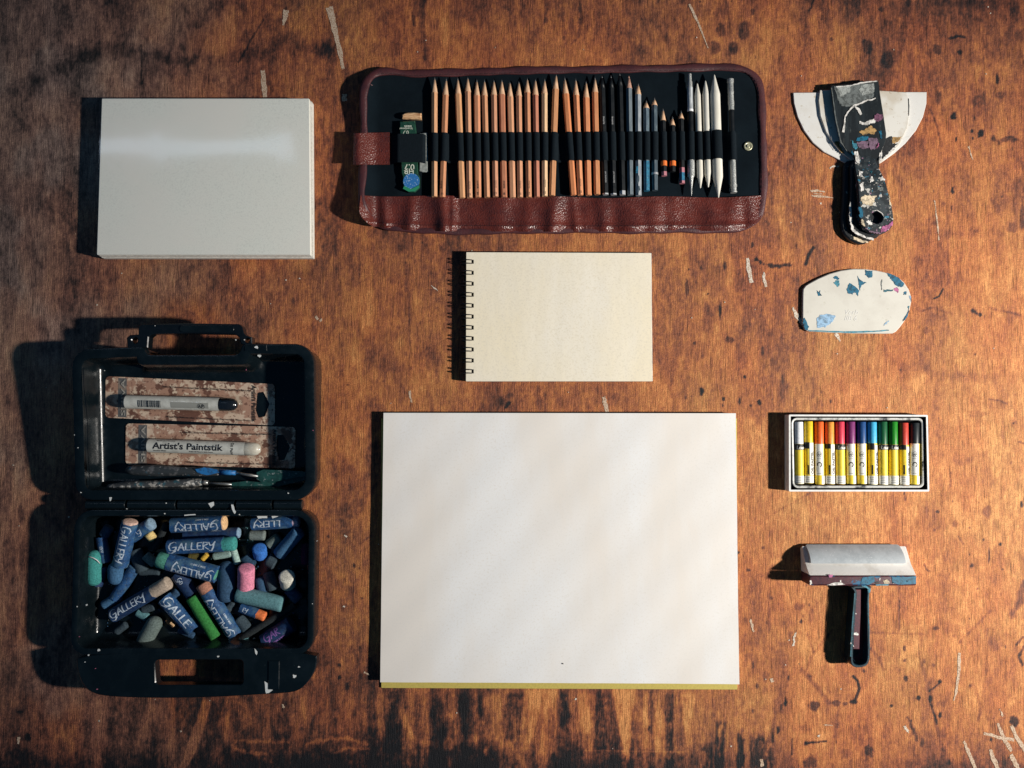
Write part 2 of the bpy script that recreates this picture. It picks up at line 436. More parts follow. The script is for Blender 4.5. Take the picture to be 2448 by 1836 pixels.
    spot(1150, 100, 40, 22, .10, 0, .9); spot(1230, 110, 30, 20, .14, 0, .9); spot(1610, 60, 8, 30, .22); spot(1530, 75, 25, 25, .12, 0, .9)
    for (x, y, r) in [(1725, 72, 14), (1778, 72, 18), (1710, 112, 14), (1755, 115, 14), (1800, 28, 7), (2172, 6, 8), (2107, 22, 8), (1988, 94, 5), (2075, 110, 16), (2120, 145, 20), (2240, 118, 12), (2294, 125, 6)]: spot(x, y, r, r * 1.25, .45)
    line([(1945, 0), (1940, 15), (1935, 25)], 5, .3); line([(2270, 92), (2290, 86), (2306, 88)], 6, .45)
    spot(2290, 8, 90, 14, .32, 0, .9); spot(2150, 18, 60, 12, .2, 0, .9)
    # -- right upper
    for (x, y, rx, ry, s) in [(2280, 277, 9, 11, .9), (2345, 320, 11, 10, .9), (2324, 313, 3.5, 7, .8), (2326, 331, 3, 5, .8), (2286, 333, 3, 6, .8), (2277, 456, 5, 11, .8), (2385, 190, 6, 14, .6), (2296, 125, 6, 6, .6), (2390, 228, 14, 10, .35), (2244, 234, 9, 18, .4), (2342, 241, 16, 14, .3), (2348, 190, 8, 22, .3), (2420, 545, 18, 14, .35), (2444, 520, 8, 30, .4), (2255, 487, 6, 5, .4), (2234, 533, 7, 7, .35), (2395, 470, 3, 3, .4), (2385, 500, 8, 10, .25), (2197, 415, 14, 18, .2), (2175, 180, 10, 50, .25)]: spot(x, y, rx, ry, s)
    line([(2374, 331), (2390, 338), (2410, 330), (2440, 335)], 9, .35, .6, 2.0); line([(2224, 263), (2240, 300), (2251, 350)], 5, .22)
    line([(2275, 494), (2274, 506)], 4, .4); line([(2260, 560), (2330, 560), (2370, 515)], 12, .14, .9, 1.6); spot(2270, 555, 30, 14, .14, 0, .9)
    line([(2233, 714), (2245, 708), (2255, 690)], 4, .7, .5, .3); line([(2327, 741), (2334, 749)], 12, .8, .5); spot(2343, 753, 6, 6, .8)
    line([(2367, 736), (2385, 742), (2412, 746), (2446, 756)], 6, .28, .7); line([(2200, 745), (2230, 735), (2268, 748)], 6, .2); line([(2218, 752), (2258, 760)], 14, .12, .9)
    spot(2214, 790, 6, 8, .3); line([(2160, 880), (2230, 890), (2290, 905), (2380, 900)], 18, .12, .9, 2.0)
    # -- middle right
    for (x, y, rx, ry, s) in [(1678, 936, 6.5, 10, .95), (1780, 901, 4.5, 6, .9), (1815, 961, 6.5, 8, .9), (1730, 954, 4, 6, .8), (1768, 960, 4, 8, .6), (1795, 970, 4, 4, .5), (1640, 950, 3, 5, .5), (1692, 703, 2.5, 2.5, .9), (1733, 635, 6, 14, .55), (1721, 743, 5, 22, .6), (1642, 689, 6, 22, .45), (1745, 812, 13, 10, .5), (1823, 839, 4, 16, .45), (1655, 830, 38, 24, .2), (1600, 870, 26, 40, .2), (1620, 800, 12, 40, .18), (1690, 760, 14, 40, .22), (1660, 820, 5, 5, .5), (1799, 586, 4, 8, .55), (1808, 620, 5, 5, .7), (1905, 590, 3, 8, .4), (1710, 590, 3, 8, .3), (1677, 642, 5, 5, .35), (1865, 745, 12, 30, .18), (1820, 770, 10, 30, .18), (1870, 905, 3, 12, .3), (1700, 870, 3, 20, .25), (1678, 852, 4, 10, .4)]: spot(x, y, rx, ry, s)
    line([(1808, 619), (1826, 631), (1853, 637), (1887, 633)], 7, .55, .5, 2.2); line([(1925, 632), (1932, 612), (1944, 592)], 8, .65, .6, .8)
    line([(1717, 600), (1722, 700), (1722, 1000)], 3, .14, .6); line([(1640, 620), (1644, 660)], 10, -.12); spot(1742, 680, 9, 26, -.16, 0, .6); spot(1692, 705, 26, 22, -.14, 0, .9); spot(1842, 765, 8, 18, -.12)
    spot(2197, 913, 22, 30, -.24, 0, .9); spot(2374, 1036, 26, 18, -.14, 0, .9); spot(2340, 865, 40, 14, -.10, 0, .9)
    for (x, y, rx, ry, s) in [(2360, 1224, 14, 18, .45), (2284, 1252, 9, 10, .40), (2242, 1223, 5.5, 5.5, .7), (2442, 1206, 4.5, 9, .9), (2351, 1290, 3.5, 3.5, .9), (2392, 1301, 4.5, 4.5, .9), (2295, 1098, 20, 14, .22), (2320, 1100, 10, 10, .2), (2335, 990, 22, 8, .22), (2424, 1012, 8, 12, .25), (2345, 1140, 30, 60, .07), (2234, 1266, 4, 5, .4), (2318, 1262, 3, 3, .6), (2340, 1202, 2.5, 3, .6), (2423, 1012, 3, 3, .5), (2162, 1180, 4, 5, .6), (2183, 1178, 3, 3, .6), (2164, 1192, 4, 8, .5), (2276, 1198, 2, 3, .6)]: spot(x, y, rx, ry, s)
    line([(2273, 1130), (2271, 1165)], 4, .3); line([(2365, 955), (2390, 958), (2408, 966)], 4, .3); line([(2292, 1283), (2302, 1300)], 4, .5); line([(2434, 1056), (2448, 1060)], 4, .4)
    # -- lower right
    for (x, y, rx, ry, s) in [(2323, 1352, 6.5, 6.5, 1.0), (2364, 1328, 4, 26, .7), (2238, 1502, 9, 6, .6), (2150, 1473, 3.5, 40, .5), (2162, 1551, 5, 9, .7), (2150, 1558, 3, 14, .4), (2163, 1579, 4, 5, .6), (2166, 1621, 6, 8, .65), (2247, 1630, 6, 6, .95), (2195, 1669, 7, 7, .8), (2224, 1671, 6, 10, .85), (2247, 1710, 6, 9, .8), (1947, 1688, 13, 14, .7), (1878, 1679, 5, 12, .8), (1916, 1485, 5, 6, .8), (2131, 1688, 5, 4, .8), (2424, 1725, 14, 15, .8), (2369, 1768, 4, 6, .8), (2079, 1795, 13, 16, .55), (1938, 1822, 22, 20, .6), (2020, 1800, 14, 12, .3), (2318, 1480, 3, 3, .6), (2320, 1640, 5, 5, .6), (2065, 1604, 5, 5, .6), (1844, 1430, 5, 5, .5), (1790, 1363, 7, 4, .6), (1764, 1321, 4, 5, .8), (1824, 1309, 5, 5, .5), (2280, 1520, 4, 4, .4), (2397, 1361, 3, 3, .6), (2337, 1408, 3, 3, .6), (2375, 1540, 14, 26, .32), (2315, 1320, 46, 42, .09), (2320, 1350, 20, 26, .10), (1900, 1320, 16, 12, .2), (1800, 1590, 5, 10, .5), (1810, 1640, 4, 8, .6), (1885, 1620, 3, 10, .6), (1800, 1700, 4, 8, .5), (1860, 1745, 5, 10, .7), (1868, 1690, 3, 8, .5), (1925, 1740, 14, 8, .2), (2205, 1775, 6, 14, .4), (1830, 1620, 8, 14, .3), (2000, 1680, 12, 8, .5), (2020, 1683, 8, 5, .5), (2232, 1590, 5, 5, .4), (1890, 1530, 5, 24, .25), (1838, 1480, 5, 34, .3), (1912, 1450, 14, 10, .35), (1940, 1470, 7, 20, .25), (2210, 1580, 4, 8, .4), (2060, 1755, 9, 24, .2)]: spot(x, y, rx, ry, s)
    line([(2247, 1632), (2235, 1642), (2222, 1652)], 5, .5); line([(2040, 1617), (2050, 1628), (2054, 1645), (2047, 1668), (2040, 1678)], 7, .85, .4, .3); line([(2035, 1678), (2046, 1678)], 9, .8, .5, .4)
    line([(1918, 1601), (1950, 1640), (1980, 1680)], 11, .30, .8, 1.2); line([(2083, 1551), (2100, 1570), (2112, 1600)], 8, .28); line([(2083, 1512), (2207, 1516)], 5, .18); line([(2369, 1460), (2330, 1500), (2294, 1535)], 6, .20)
    line([(2448, 1395), (2435, 1440), (2420, 1468)], 16, .42, .6); line([(2224, 1680), (2240, 1730)], 5, .4); line([(2330, 1640), (2345, 1690), (2340, 1730)], 8, .28); line([(2448, 1545), (2436, 1570), (2444, 1590)], 6, .6, .5); line([(2430, 1540), (2446, 1522)], 6, .6)
    line([(1926, 1777), (1975, 1772)], 5, .7); spot(1927, 1777, 6, 5, .8); line([(1893, 1765), (1893, 1805)], 3, .5, .4, .2); line([(2148, 1290), (2150, 1440)], 3, .08); line([(2170, 1715), (2184, 1745), (2192, 1770)], 7, .5, .6)
    line([(2005, 1690), (2000, 1740), (1985, 1810)], 8, .2); line([(2195, 1560), (2218, 1640), (2250, 1780)], 8, .16); line([(2257, 1357), (2310, 1455), (2369, 1555)], 10, -.10, .9); line([(2205, 1460), (2215, 1540)], 16, -.10, .9); line([(2180, 1690), (2195, 1800)], 10, -.14, .9); line([(1992, 1560), (1993, 1640)], 22, -.10, .9)
    line([(2060, 1345), (2100, 1340)], 4, .1); line([(1845, 1230), (1935, 1180)], 5, .14); line([(1940, 1195), (2050, 1280)], 8, .12, .9, 1.5); line([(2195, 1250), (2160, 1300)], 7, .1)
    line([(2210, 1349), (2215, 1362), (2222, 1366)], 4, .6, .5, .3); line([(1930, 1515), (1945, 1560)], 4, .3); line([(1990, 1505), (1940, 1570), (1930, 1600)], 6, .24)
    for i in range(95):   # scattered flecks, denser towards the lower right
        x = random.uniform(1500, 2448); y = random.uniform(900, 1836) if i % 3 else random.uniform(0, 900); r = random.uniform(1.3, 3.2)
        spot(x, y, r, r * random.uniform(1, 2.6), random.uniform(.3, .8), 0, .6)
    for i in range(60):
        x = random.uniform(700, 1600); y = random.uniform(0, 1836); r = random.uniform(1.5, 4.5); spot(x, y, r, r * random.uniform(1, 3), random.uniform(.15, .4))
    # -- centre left: feather shapes, blotches
    def lens(x0, y0, x1, y1, wd_, s):
        k = sstep(0, .22, (wy - y0) / (y1 - y0)) * sstep(0, .1, (y1 - wy) / (y1 - y0)) * sstep(wd_, wd_ * .7, np.abs(X + 6 * (fbm(X / 20, Y / 40, 2, 21) - .5) - (x0 + (x1 - x0) * (Y - y0) / (y1 - y0))))
        return s * k
    d = d + lens(838, 600, 836, 760, 22, -.13) + lens(875, 600, 880, 780, 17, -.12) + lens(855, 800, 850, 1120, 32, -.12) + lens(870, 1000, 872, 1130, 14, -.10)
    for (x, y, rx, ry, s) in [(900, 845, 14, 22, .22), (930, 868, 30, 26, .20), (960, 880, 16, 18, .14), (1040, 860, 20, 30, .16), (755, 655, 45, 16, .16), (740, 580, 20, 14, .14), (710, 730, 14, 60, .2), (795, 700, 14, 60, .16), (800, 960, 14, 60, .18), (785, 1000, 30, 30, .14), (846, 1050, 6, 40, .2), (858, 925, 3, 20, .26), (832, 920, 4, 2.5, .8), (907, 730, 6, 24, .22), (840, 775, 22, 10, .2), (985, 760, 10, 40, .14), (986, 580, 3, 24, .35), (970, 628, 3, 3, .7), (866, 740, 6, 12, .2), (1200, 960, 18, 14, .3), (1220, 945, 10, 8, .35), (1340, 960, 14, 22, .22), (1400, 930, 40, 10, .16), (1325, 580, 30, 12, .16), (1150, 590, 12, 20, .18)]: spot(x, y, rx, ry, s, 0, .9)
    line([(978, 700), (980, 900)], 3, .2, .6); line([(1208, 975), (1218, 962)], 8, .4)
    for (x, y, rx, ry, s) in [(825, 1220, 16, 20, .25), (838, 1235, 6, 6, .3), (785, 1283, 4, 4, .5), (847, 1352, 5, 7, .6), (859, 1358, 3, 3, .5), (865, 1430, 5, 3, .5), (800, 1450, 36, 26, .16), (826, 1455, 8, 12, .3), (870, 1450, 14, 20, .2), (800, 1490, 30, 18, .18), (812, 1590, 6, 5, .6), (812, 1620, 6, 6, .7), (830, 1640, 8, 12, .5), (880, 1300, 30, 40, .10), (770, 1560, 30, 30, .14)]: spot(x, y, rx, ry, s)
    line([(776, 1512), (800, 1560)], 5, -.12); line([(860, 1300), (885, 1282)], 5, .2); spot(830, 1395, 10, 8, -.12)
    # -- bottom: dark wash with hard-edged pale tongues
    bd = sstep(1640, 1690, wy) * sstep(1780, 1560, X) * sstep(760, 900, X)
    tong = fbm(X / 30, Y / 700, 3, 22, .6); d = d + bd * .30 * (sstep(.36, .66, tong) - .5) + bd * .5 * (fbm(X / 7, Y / 18, 4, 23, .7) - .5)
    edge = 1790 + 26 * (fbm(X / 45, Y * 0 + 3, 4, 2) - .5) * 2 - 20 * sstep(800, 1000, X) * sstep(1300, 1100, X)
    edge = edge + 22 * (fbm(X / 9, Y / 12, 3, 5, .7) - .5) * 2
    d = d + .17 * sstep(-6, 34, Y - edge) * sstep(1900, 1500, X)
    for (x, y0, y1, wd_, s) in [(1240, 1650, 1790, 22, .30), (950, 1640, 1700, 16, .30), (935, 1700, 1790, 22, .2), (1110, 1650, 1780, 9, .22), (1150, 1650, 1780, 8, .2), (1350, 1650, 1740, 10, .3), (1440, 1650, 1790, 18, .25), (1520, 1720, 1800, 14, .3), (1565, 1650, 1760, 10, .22), (1600, 1650, 1836, 8, .3), (1722, 1720, 1836, 12, .5), (1770, 1745, 1836, 7, .55), (1820, 1755, 1836, 30, .42), (1690, 1780, 1836, 12, .4), (1850, 1690, 1770, 4, .3)]:
        k = sstep(wd_ * 1.3, wd_ * .75, np.abs(X - x + 16 * (fbm(X / 12, Y / 35, 3, 18) - .5))) * sstep(y0 - 10, y0 + 15, Y) * sstep(y1 + 15, y1 - 8, Y) * sstep(.25, .5, fbm(X / 8, Y / 22, 3, 12)); d = d + s * k
    for (x0, y0, w0, x1, y1, w1, s) in [(1490, 1640, 30, 1499, 1815, 4, -.42), (1280, 1640, 26, 1250, 1795, 11, -.36), (1318, 1640, 16, 1310, 1800, 20, -.34), (1180, 1655, 20, 1160, 1770, 30, -.30), (1570, 1650, 10, 1572, 1800, 7, -.35), (1540, 1650, 6, 1545, 1730, 6, -.3), (1395, 1650, 14, 1398, 1750, 12, -.3), (1100, 1700, 5, 1098, 1780, 4, -.2), (955, 1680, 8, 980, 1760, 7, -.28), (905, 1630, 8, 915, 1760, 8, -.24), (1640, 1650, 18, 1650, 1800, 6, -.2), (238, 1670, 20, 235, 1836, 18, -.16), (495, 1670, 12, 480, 1730, 14, -.36), (478, 1730, 14, 440, 1836, 10, -.34), (575, 1670, 12, 592, 1740, 14, -.24), (545, 1700, 6, 538, 1770, 6, -.24), (370, 1680, 24, 335, 1800, 16, -.14), (120, 1740, 10, 135, 1800, 8, -.1), (520, 1780, 12, 500, 1836, 8, -.18)]:
        t = np.clip((Y - y0) / (y1 - y0), 0, 1); c = x0 + (x1 - x0) * t + 9 * (fbm(X / 18, Y / 45, 3, 16) - .5); ww = w0 + (w1 - w0) * t
        k = sstep(ww * 1.15, ww * .8, np.abs(X - c)) * sstep(y0 - 6, y0 + 14, Y) * sstep(y1 + 12, y1 - 10, Y); d = d + s * k
    line([(560, 1770), (600, 1772), (690, 1774)], 6, -.25, .8, 2.4); line([(735, 1778), (780, 1768), (830, 1765), (880, 1780)], 8, -.30, .8, 2.2); line([(1000, 1775), (1120, 1778), (1230, 1780)], 22, -.22, .9, 2.6); line([(565, 1790), (590, 1800), (635, 1802)], 7, -.28, .8, 2.0); line([(800, 1800), (830, 1788), (880, 1790)], 6, -.28, .8, 2.2)
    line([(1400, 1794), (1560, 1797), (1640, 1798)], 3, -.2, .8, 2.0); line([(720, 1668), (730, 1720)], 4, -.16); line([(1160, 1800), (1175, 1815)], 18, -.3, .8, 2.5); line([(1290, 1800), (1300, 1836)], 26, -.28, .9, 2.2); line([(1240, 1808), (1250, 1830)], 14, -.3, .9, 2.2)
    line([(45, 1620), (42, 1690)], 4, -.12); spot(420, 1606, 60, 34, -.2, 0, .9); spot(25, 1640, 10, 40, .2); spot(47, 1702, 10, 5, .5); spot(66, 1763, 9, 10, .6); spot(52, 1230, 10, 26, .45); spot(12, 1300, 6, 10, .3)  # pale patch seen through the grip slot paints its lit wood
    d = d + .07 * (vn(X / 2.2, Y / 2.6, 10) - .5) * sstep(1500, 200, X)        # fine random speckle, stronger towards the left
    d = np.clip(d, 0, 1)
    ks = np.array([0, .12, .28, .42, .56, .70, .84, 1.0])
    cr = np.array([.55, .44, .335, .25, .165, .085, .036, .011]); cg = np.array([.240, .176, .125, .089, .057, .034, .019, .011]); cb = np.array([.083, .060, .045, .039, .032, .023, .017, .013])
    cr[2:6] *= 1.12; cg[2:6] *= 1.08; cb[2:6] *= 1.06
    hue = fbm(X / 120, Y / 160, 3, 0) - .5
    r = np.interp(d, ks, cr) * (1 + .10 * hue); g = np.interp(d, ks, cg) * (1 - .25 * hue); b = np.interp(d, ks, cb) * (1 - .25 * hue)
    # colour pulled towards grey at the left and top-left of the board
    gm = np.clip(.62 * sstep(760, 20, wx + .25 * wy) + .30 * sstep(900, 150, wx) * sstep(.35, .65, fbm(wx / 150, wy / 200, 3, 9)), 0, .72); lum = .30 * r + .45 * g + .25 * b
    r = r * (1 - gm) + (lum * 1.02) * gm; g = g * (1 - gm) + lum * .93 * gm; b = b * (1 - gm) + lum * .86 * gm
    ny, nx = X.shape
    co = np.stack([GX, GY, np.zeros_like(GX)], -1).reshape(-1, 3).astype(np.float32)
    idx = np.arange(nx * ny, dtype=np.int32).reshape(ny, nx)
    q = np.stack([idx[:-1, :-1], idx[:-1, 1:], idx[1:, 1:], idx[1:, :-1]], -1).reshape(-1, 4)
    me = bpy.data.meshes.new('table_top'); me.vertices.add(len(co)); me.vertices.foreach_set('co', co.ravel())
    me.loops.add(q.size); me.loops.foreach_set('vertex_index', q.ravel()); me.polygons.add(len(q))
    me.polygons.foreach_set('loop_start', np.arange(0, q.size, 4, dtype=np.int32)); me.update(calc_edges=True)
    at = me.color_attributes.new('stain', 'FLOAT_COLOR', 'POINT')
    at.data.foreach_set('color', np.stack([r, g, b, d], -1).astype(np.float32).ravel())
    m = bpy.data.materials.new('worn_plywood'); m.use_nodes = True; nt = m.node_tree; N = nt.nodes; L = nt.links; p = N['Principled BSDF']
    a = N.new('ShaderNodeAttribute'); a.attribute_name = 'stain'
    geo = N.new('ShaderNodeNewGeometry')
    mp = N.new('ShaderNodeMapping'); mp.inputs['Scale'].default_value = (1, .07, 1); L.new(geo.outputs['Position'], mp.inputs['Vector'])
    n1 = N.new('ShaderNodeTexNoise'); n1.inputs['Scale'].default_value = 900; n1.inputs['Detail'].default_value = 3; L.new(mp.outputs[0], n1.inputs['Vector'])
    n2 = N.new('ShaderNodeTexNoise'); n2.inputs['Scale'].default_value = 700; n2.inputs['Detail'].default_value = 2; L.new(geo.outputs['Position'], n2.inputs['Vector'])
    r1 = N.new('ShaderNodeMapRange'); r1.inputs['From Min'].default_value = .3; r1.inputs['From Max'].default_value = .7; r1.inputs['To Min'].default_value = .66; r1.inputs['To Max'].default_value = 1.3; L.new(n1.outputs['Fac'], r1.inputs['Value'])
    r2 = N.new('ShaderNodeMapRange'); r2.inputs['From Min'].default_value = .3; r2.inputs['From Max'].default_value = .7; r2.inputs['To Min'].default_value = .74; r2.inputs['To Max'].default_value = 1.28; L.new(n2.outputs['Fac'], r2.inputs['Value'])
    mu = N.new('ShaderNodeMath'); mu.operation = 'MULTIPLY'; L.new(r1.outputs[0], mu.inputs[0]); L.new(r2.outputs[0], mu.inputs[1])
    mp3 = N.new('ShaderNodeMapping'); mp3.inputs['Scale'].default_value = (1, .05, 1); L.new(geo.outputs['Position'], mp3.inputs['Vector'])
    n3 = N.new('ShaderNodeTexNoise'); n3.inputs['Scale'].default_value = 520; n3.inputs['Detail'].default_value = 4; n3.inputs['Roughness'].default_value = .7; L.new(mp3.outputs[0], n3.inputs['Vector'])
    r3 = N.new('ShaderNodeMapRange'); r3.inputs['From Min'].default_value = .56; r3.inputs['From Max'].default_value = .66; r3.inputs['To Min'].default_value = 1.04; r3.inputs['To Max'].default_value = .50; L.new(n3.outputs['Fac'], r3.inputs['Value'])
    mu2 = N.new('ShaderNodeMath'); mu2.operation = 'MULTIPLY'; L.new(mu.outputs[0], mu2.inputs[0]); L.new(r3.outputs[0], mu2.inputs[1]); mu = mu2
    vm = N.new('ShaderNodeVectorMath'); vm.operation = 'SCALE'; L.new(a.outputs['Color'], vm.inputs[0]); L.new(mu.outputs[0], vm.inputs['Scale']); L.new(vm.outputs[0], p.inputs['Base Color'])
    p.inputs['Roughness'].default_value = .62; p.inputs['Specular IOR Level'].default_value = .22
    bp = N.new('ShaderNodeBump'); bp.inputs['Distance'].default_value = .0003; bp.inputs['Strength'].default_value = 1; L.new(mu.outputs[0], bp.inputs['Height']); L.new(bp.outputs[0], p.inputs['Normal'])
    me.materials.append(m); o = bpy.data.objects.new('table_top', me); COL.objects.link(o); o['kind'] = 'structure'
    o['label'] = 'worn reddish brown plywood table top with dark stains'
    return o
table = make_table()
chip = M('dry_paint_chip', (.54, .42, .31), .85, mix=[(700, (.30, .17, .10), .47, .60)])
chipw = M('white_paint_chip', (.64, .57, .48), .85, mix=[(800, (.34, .22, .14), .48, .58)])
_mk = 0
def mark(pts, wid, mat=chip, amp=.0007, sub=4):
    pts = [(p[0] + random.uniform(-.6, .6), p[1]) for p in pts]
    global _mk; _mk += 1
    return patch(table, ribbon_px(pts, wid), .0002, mat, 'paint_mark', amp, .00012 + .000004 * _mk, sub)
for pts, wd_, mt in [
  ([(684, 24), (681, 40), (677, 60)], [13, 12, 5], chip), ([(788, 17), (800, 70), (812, 120), (821, 166)], [17, 13, 11, 7], chip), ([(629, 168), (631, 200), (634, 232)], [9, 12, 11], chip),
  ([(818, 233), (829, 233)], 17, chip), ([(1786, 617), (1791, 645), (1797, 676)], [7, 9, 9], chipw), ([(1825, 650), (1827, 668), (1831, 686)], [3, 8, 5], chipw),
  ([(1895, 735), (1904, 755), (1920, 776)], [4, 10, 8], chipw), ([(1998, 797), (2003, 806), (2008, 817)], [8, 7, 2], chipw), ([(2235, 480), (2240, 520), (2245, 574)], [3, 4, 3], chip),
  ([(2316, 350), (2327, 382)], [4, 2], chip), ([(1443, 948), (1447, 966), (1452, 985)], [8, 9, 8], chip), ([(980, 934), (983, 962)], [5, 3], chip), ([(1031, 683), (1047, 695)], 2.2, chipw),
  ([(2294, 1560), (2292, 1600), (2287, 1645), (2280, 1675)], [6, 7, 6, 3], chip), ([(2385, 1729), (2400, 1765), (2418, 1795)], [6, 10, 7], chip), ([(2352, 1753), (2385, 1762), (2424, 1768)], [6, 8, 9], chip),
  ([(2417, 1735), (2430, 1762), (2450, 1795)], [8, 10, 8], chip), ([(2304, 1772), (2316, 1800), (2332, 1838)], [4, 9, 8], chip), ([(2367, 1791), (2374, 1812), (2386, 1840)], [7, 10, 9], chip),
  ([(2417, 1803), (2425, 1820), (2436, 1840)], [8, 10, 9], chip), ([(2162, 1735), (2167, 1744), (2173, 1752)], [8, 7, 3], chipw), ([(1903, 1512), (1897, 1526), (1899, 1534), (1895, 1544)], [3, 5, 4, 4], chipw),
  ([(2390, 1695), (2398, 1712)], [3, 4], chip), ([(1794, 1481), (1798, 1498), (1802, 1510)], [5, 6, 4], chip), ([(1955, 1762), (1960, 1756)], 4, chipw), ([(1937, 457), (1955, 456), (1972, 459)], [3, 4, 3], chip),
  ([(1940, 468), (1962, 470), (1992, 473)], [3, 4, 2], chip), ([(1944, 462), (1968, 464)], 1.8, chip), ([(1983, 402), (1994, 397), (2006, 398)], [3, 4, 2], chipw), ([(1648, 10), (1668, 52), (1693, 115)], [4, 5, 2], chip),
  ([(755, 755), (760, 764)], [5, 7], chip), ([(764, 768), (770, 763)], [6, 5], chip), ([(823, 1279), (829, 1284)], [4, 4], chipw), ([(820, 1449), (824, 1451)], 4, chipw), ([(1843, 1622), (1847, 1630)], [6, 8], chip),
  ([(45, 1762), (44, 1778)], [7, 5], chip), ([(1820, 1815), (1822, 1832)], [7, 8], chip), ([(870, 1606), (882, 1613)], [4, 3], chip), ([(1990, 1735), (1970, 1733)], [1.5, 2], chip), ([(676, 1684), (678, 1692)], [4, 4], chip)]:
    mark(pts, wd_, mt)
for i in range(75):
    x = random.uniform(20, 2430); y = random.uniform(15, 1820); s = random.uniform(1.4, 3.0) if i > 14 else random.uniform(2.5, 4.5)
    mark([(x, y - s / 2), (x + random.uniform(-1, 1), y + s / 2)], s, chipw, .0003, 2)
# ---------------------------------------------------------------- paper things
def quadpx(c, z): return [tuple(WW(p, z)[:2]) for p in c]
def rquad(c, z, r=.0015, k=3):
    return fillet([(WW(p, z).x, WW(p, z).y, r) for p in c], k)
canvas_m = M('primed_canvas', (.82, .83, .75), .75, mix=[(520, (.72, .73, .66), .50, .66), (9, (.84, .82, .74), .4, .65)], bump=(1600, .00012, 'noise'))
edge_m = M('canvas_edge', (.72, .70, .64), .8, mix=[(300, (.56, .54, .48), .45, .6, (1, 1, 4))])
wrapm = film('shrink_wrap', .07, (.99, .99, .99), .045)
t = thing('canvas_panel_pack', 'stack of blank canvas panels in clear wrap at top left', 'canvas panels', W(490, 425))
T0 = [(243, 235), (739, 235), (742, 609), (231, 609)]
for i in range(4):
    z0 = .0006 + i * .0046; z1 = z0 + .0042; j = (3 - i)
    q = [(p[0] + random.uniform(-1.2, 1.2) + (.8 * j if k in (1, 2) else 0), p[1] + random.uniform(-1.2, 1.2) + (1.0 * j if k > 1 else 0)) for k, p in enumerate(T0)] if i < 3 else T0
    v, f = slab(rquad(q, .019, .001), z0, z1, .0004); obj('canvas_panel', v, f, canvas_m if i == 3 else edge_m, t)
# the wrap: a loose skin just over the top panel and down its sides
def wrap_mesh():
    nx, ny = 60, 44; V = []; F = []
    cs = [W(p[0], p[1], .0195) for p in [(241, 233), (742, 233), (745, 612), (229, 612)]]
    for j in range(ny + 1):
        for i in range(nx + 1):
            u, v = i / nx, j / ny; a = cs[0].lerp(cs[1], u); b = cs[3].lerp(cs[2], u); p = a.lerp(b, v)
            py = 233 + v * 379; px = 235 + u * 512
            bulge = .00010 * math.exp(-((py - 352) / 30) ** 2) * (1 - .75 * math.exp(-((px - 376) / 18) ** 2)) * (1 / (1 + math.exp((px - 655) / 12)))
            z = .0196 + bulge + .00005 * math.sin(u * 9 + v * 5) * math.sin(v * 7)
            V.append((p.x, p.y, z))
    n = nx + 1
    for j in range(ny):
        for i in range(nx): F.append((j * n + i, j * n + i + 1, (j + 1) * n + i + 1, (j + 1) * n + i))
    return V, F
v, f = wrap_mesh(); obj('shrink_wrap', v, f, wrapm, t, True)

paper_m = M('drawing_paper', (.745, .70, .645), .85, mix=[(9, (.77, .765, .755), .40, .60, (1, .28, 1), .8), (480, (.70, .67, .625), .53, .72)], bump=(1500, .00008, 'noise'))  # diagonal two-tone streaks put dappled light into the paper colour
cream_m = M('cream_paper', (.82, .735, .56), .85, mix=[(12, (.81, .755, .64), .40, .60, (1, .35, 1), .8), (480, (.72, .655, .525), .5, .68)], bump=(14, .0016, 'noise', (1, .45, 1)))  # dappled light streaks mixed into the cream colour too
yellow_m = M('yellow_card', (.52, .42, .10), .7, mix=[(400, (.45, .36, .09), .4, .65)])
brd_m = M('page_edges', (.66, .64, .60), .85, mix=[(2600, (.44, .42, .39), .45, .6, (.01, .01, 1))])
t = thing('sketch_pad', 'large blank white drawing pad with yellow backing edge', 'sketch pad', W(1338, 1310))
v, f = slab(rquad([(911, 1000), (1762, 1000), (1763, 1649), (911, 1645)], .0025, .0008), .0004, .0022, .0003); obj('backing_card', v, f, yellow_m, t)
v, f = slab(rquad([(917, 988), (1759, 989), (1766, 1633), (909, 1630)], .009, .0006), .0023, .0091, .0002); obj('page_block', v, f, brd_m, t)
def grid_sheet(c, z, nx, ny, zf, th):
    P0 = [WW(p, z) for p in c]; V = []; F = []
    for j in range(ny + 1):
        for i in range(nx + 1):
            u, v_ = i / nx, j / ny; p = P0[0].lerp(P0[1], u).lerp(P0[3].lerp(P0[2], u), v_); V.append((p.x, p.y, z + zf(u, v_, p.x, p.y)))
    m = nx + 1; F = [(j * m + i, j * m + i + 1, (j + 1) * m + i + 1, (j + 1) * m + i) for j in range(ny) for i in range(nx)]; n = len(V)
    V2 = V + [(a, b_, c_ - th) for a, b_, c_ in V]; F2 = F + [tuple(q + n for q in f_[::-1]) for f_ in F]
    ring = [i for i in range(m)] + [j * m + nx for j in range(1, ny + 1)] + [ny * m + i for i in range(nx - 1, -1, -1)] + [j * m for j in range(ny - 1, 0, -1)]
    return V2, F2 + [(a, b_, b_ + n, a + n) for a, b_ in zip(ring, ring[1:] + ring[:1])]
def cockle(u, v_, x, y):      # slight waviness of the sheet, a lifted corner and edge
    q = x * .78 + y * .63; w_ = x * .63 - y * .78
    return .00022 * math.sin(w_ * 47 + 1.6 * math.sin(q * 9)) * (.35 + .65 * math.sin(q * 6 + .8) ** 2) + .00016 * math.sin(w_ * 131 + q * 17) + .0012 * max(0, u + v_ - 1.72) ** 1.5 / .15 + .0007 * max(0, .05 - v_) / .05 * u
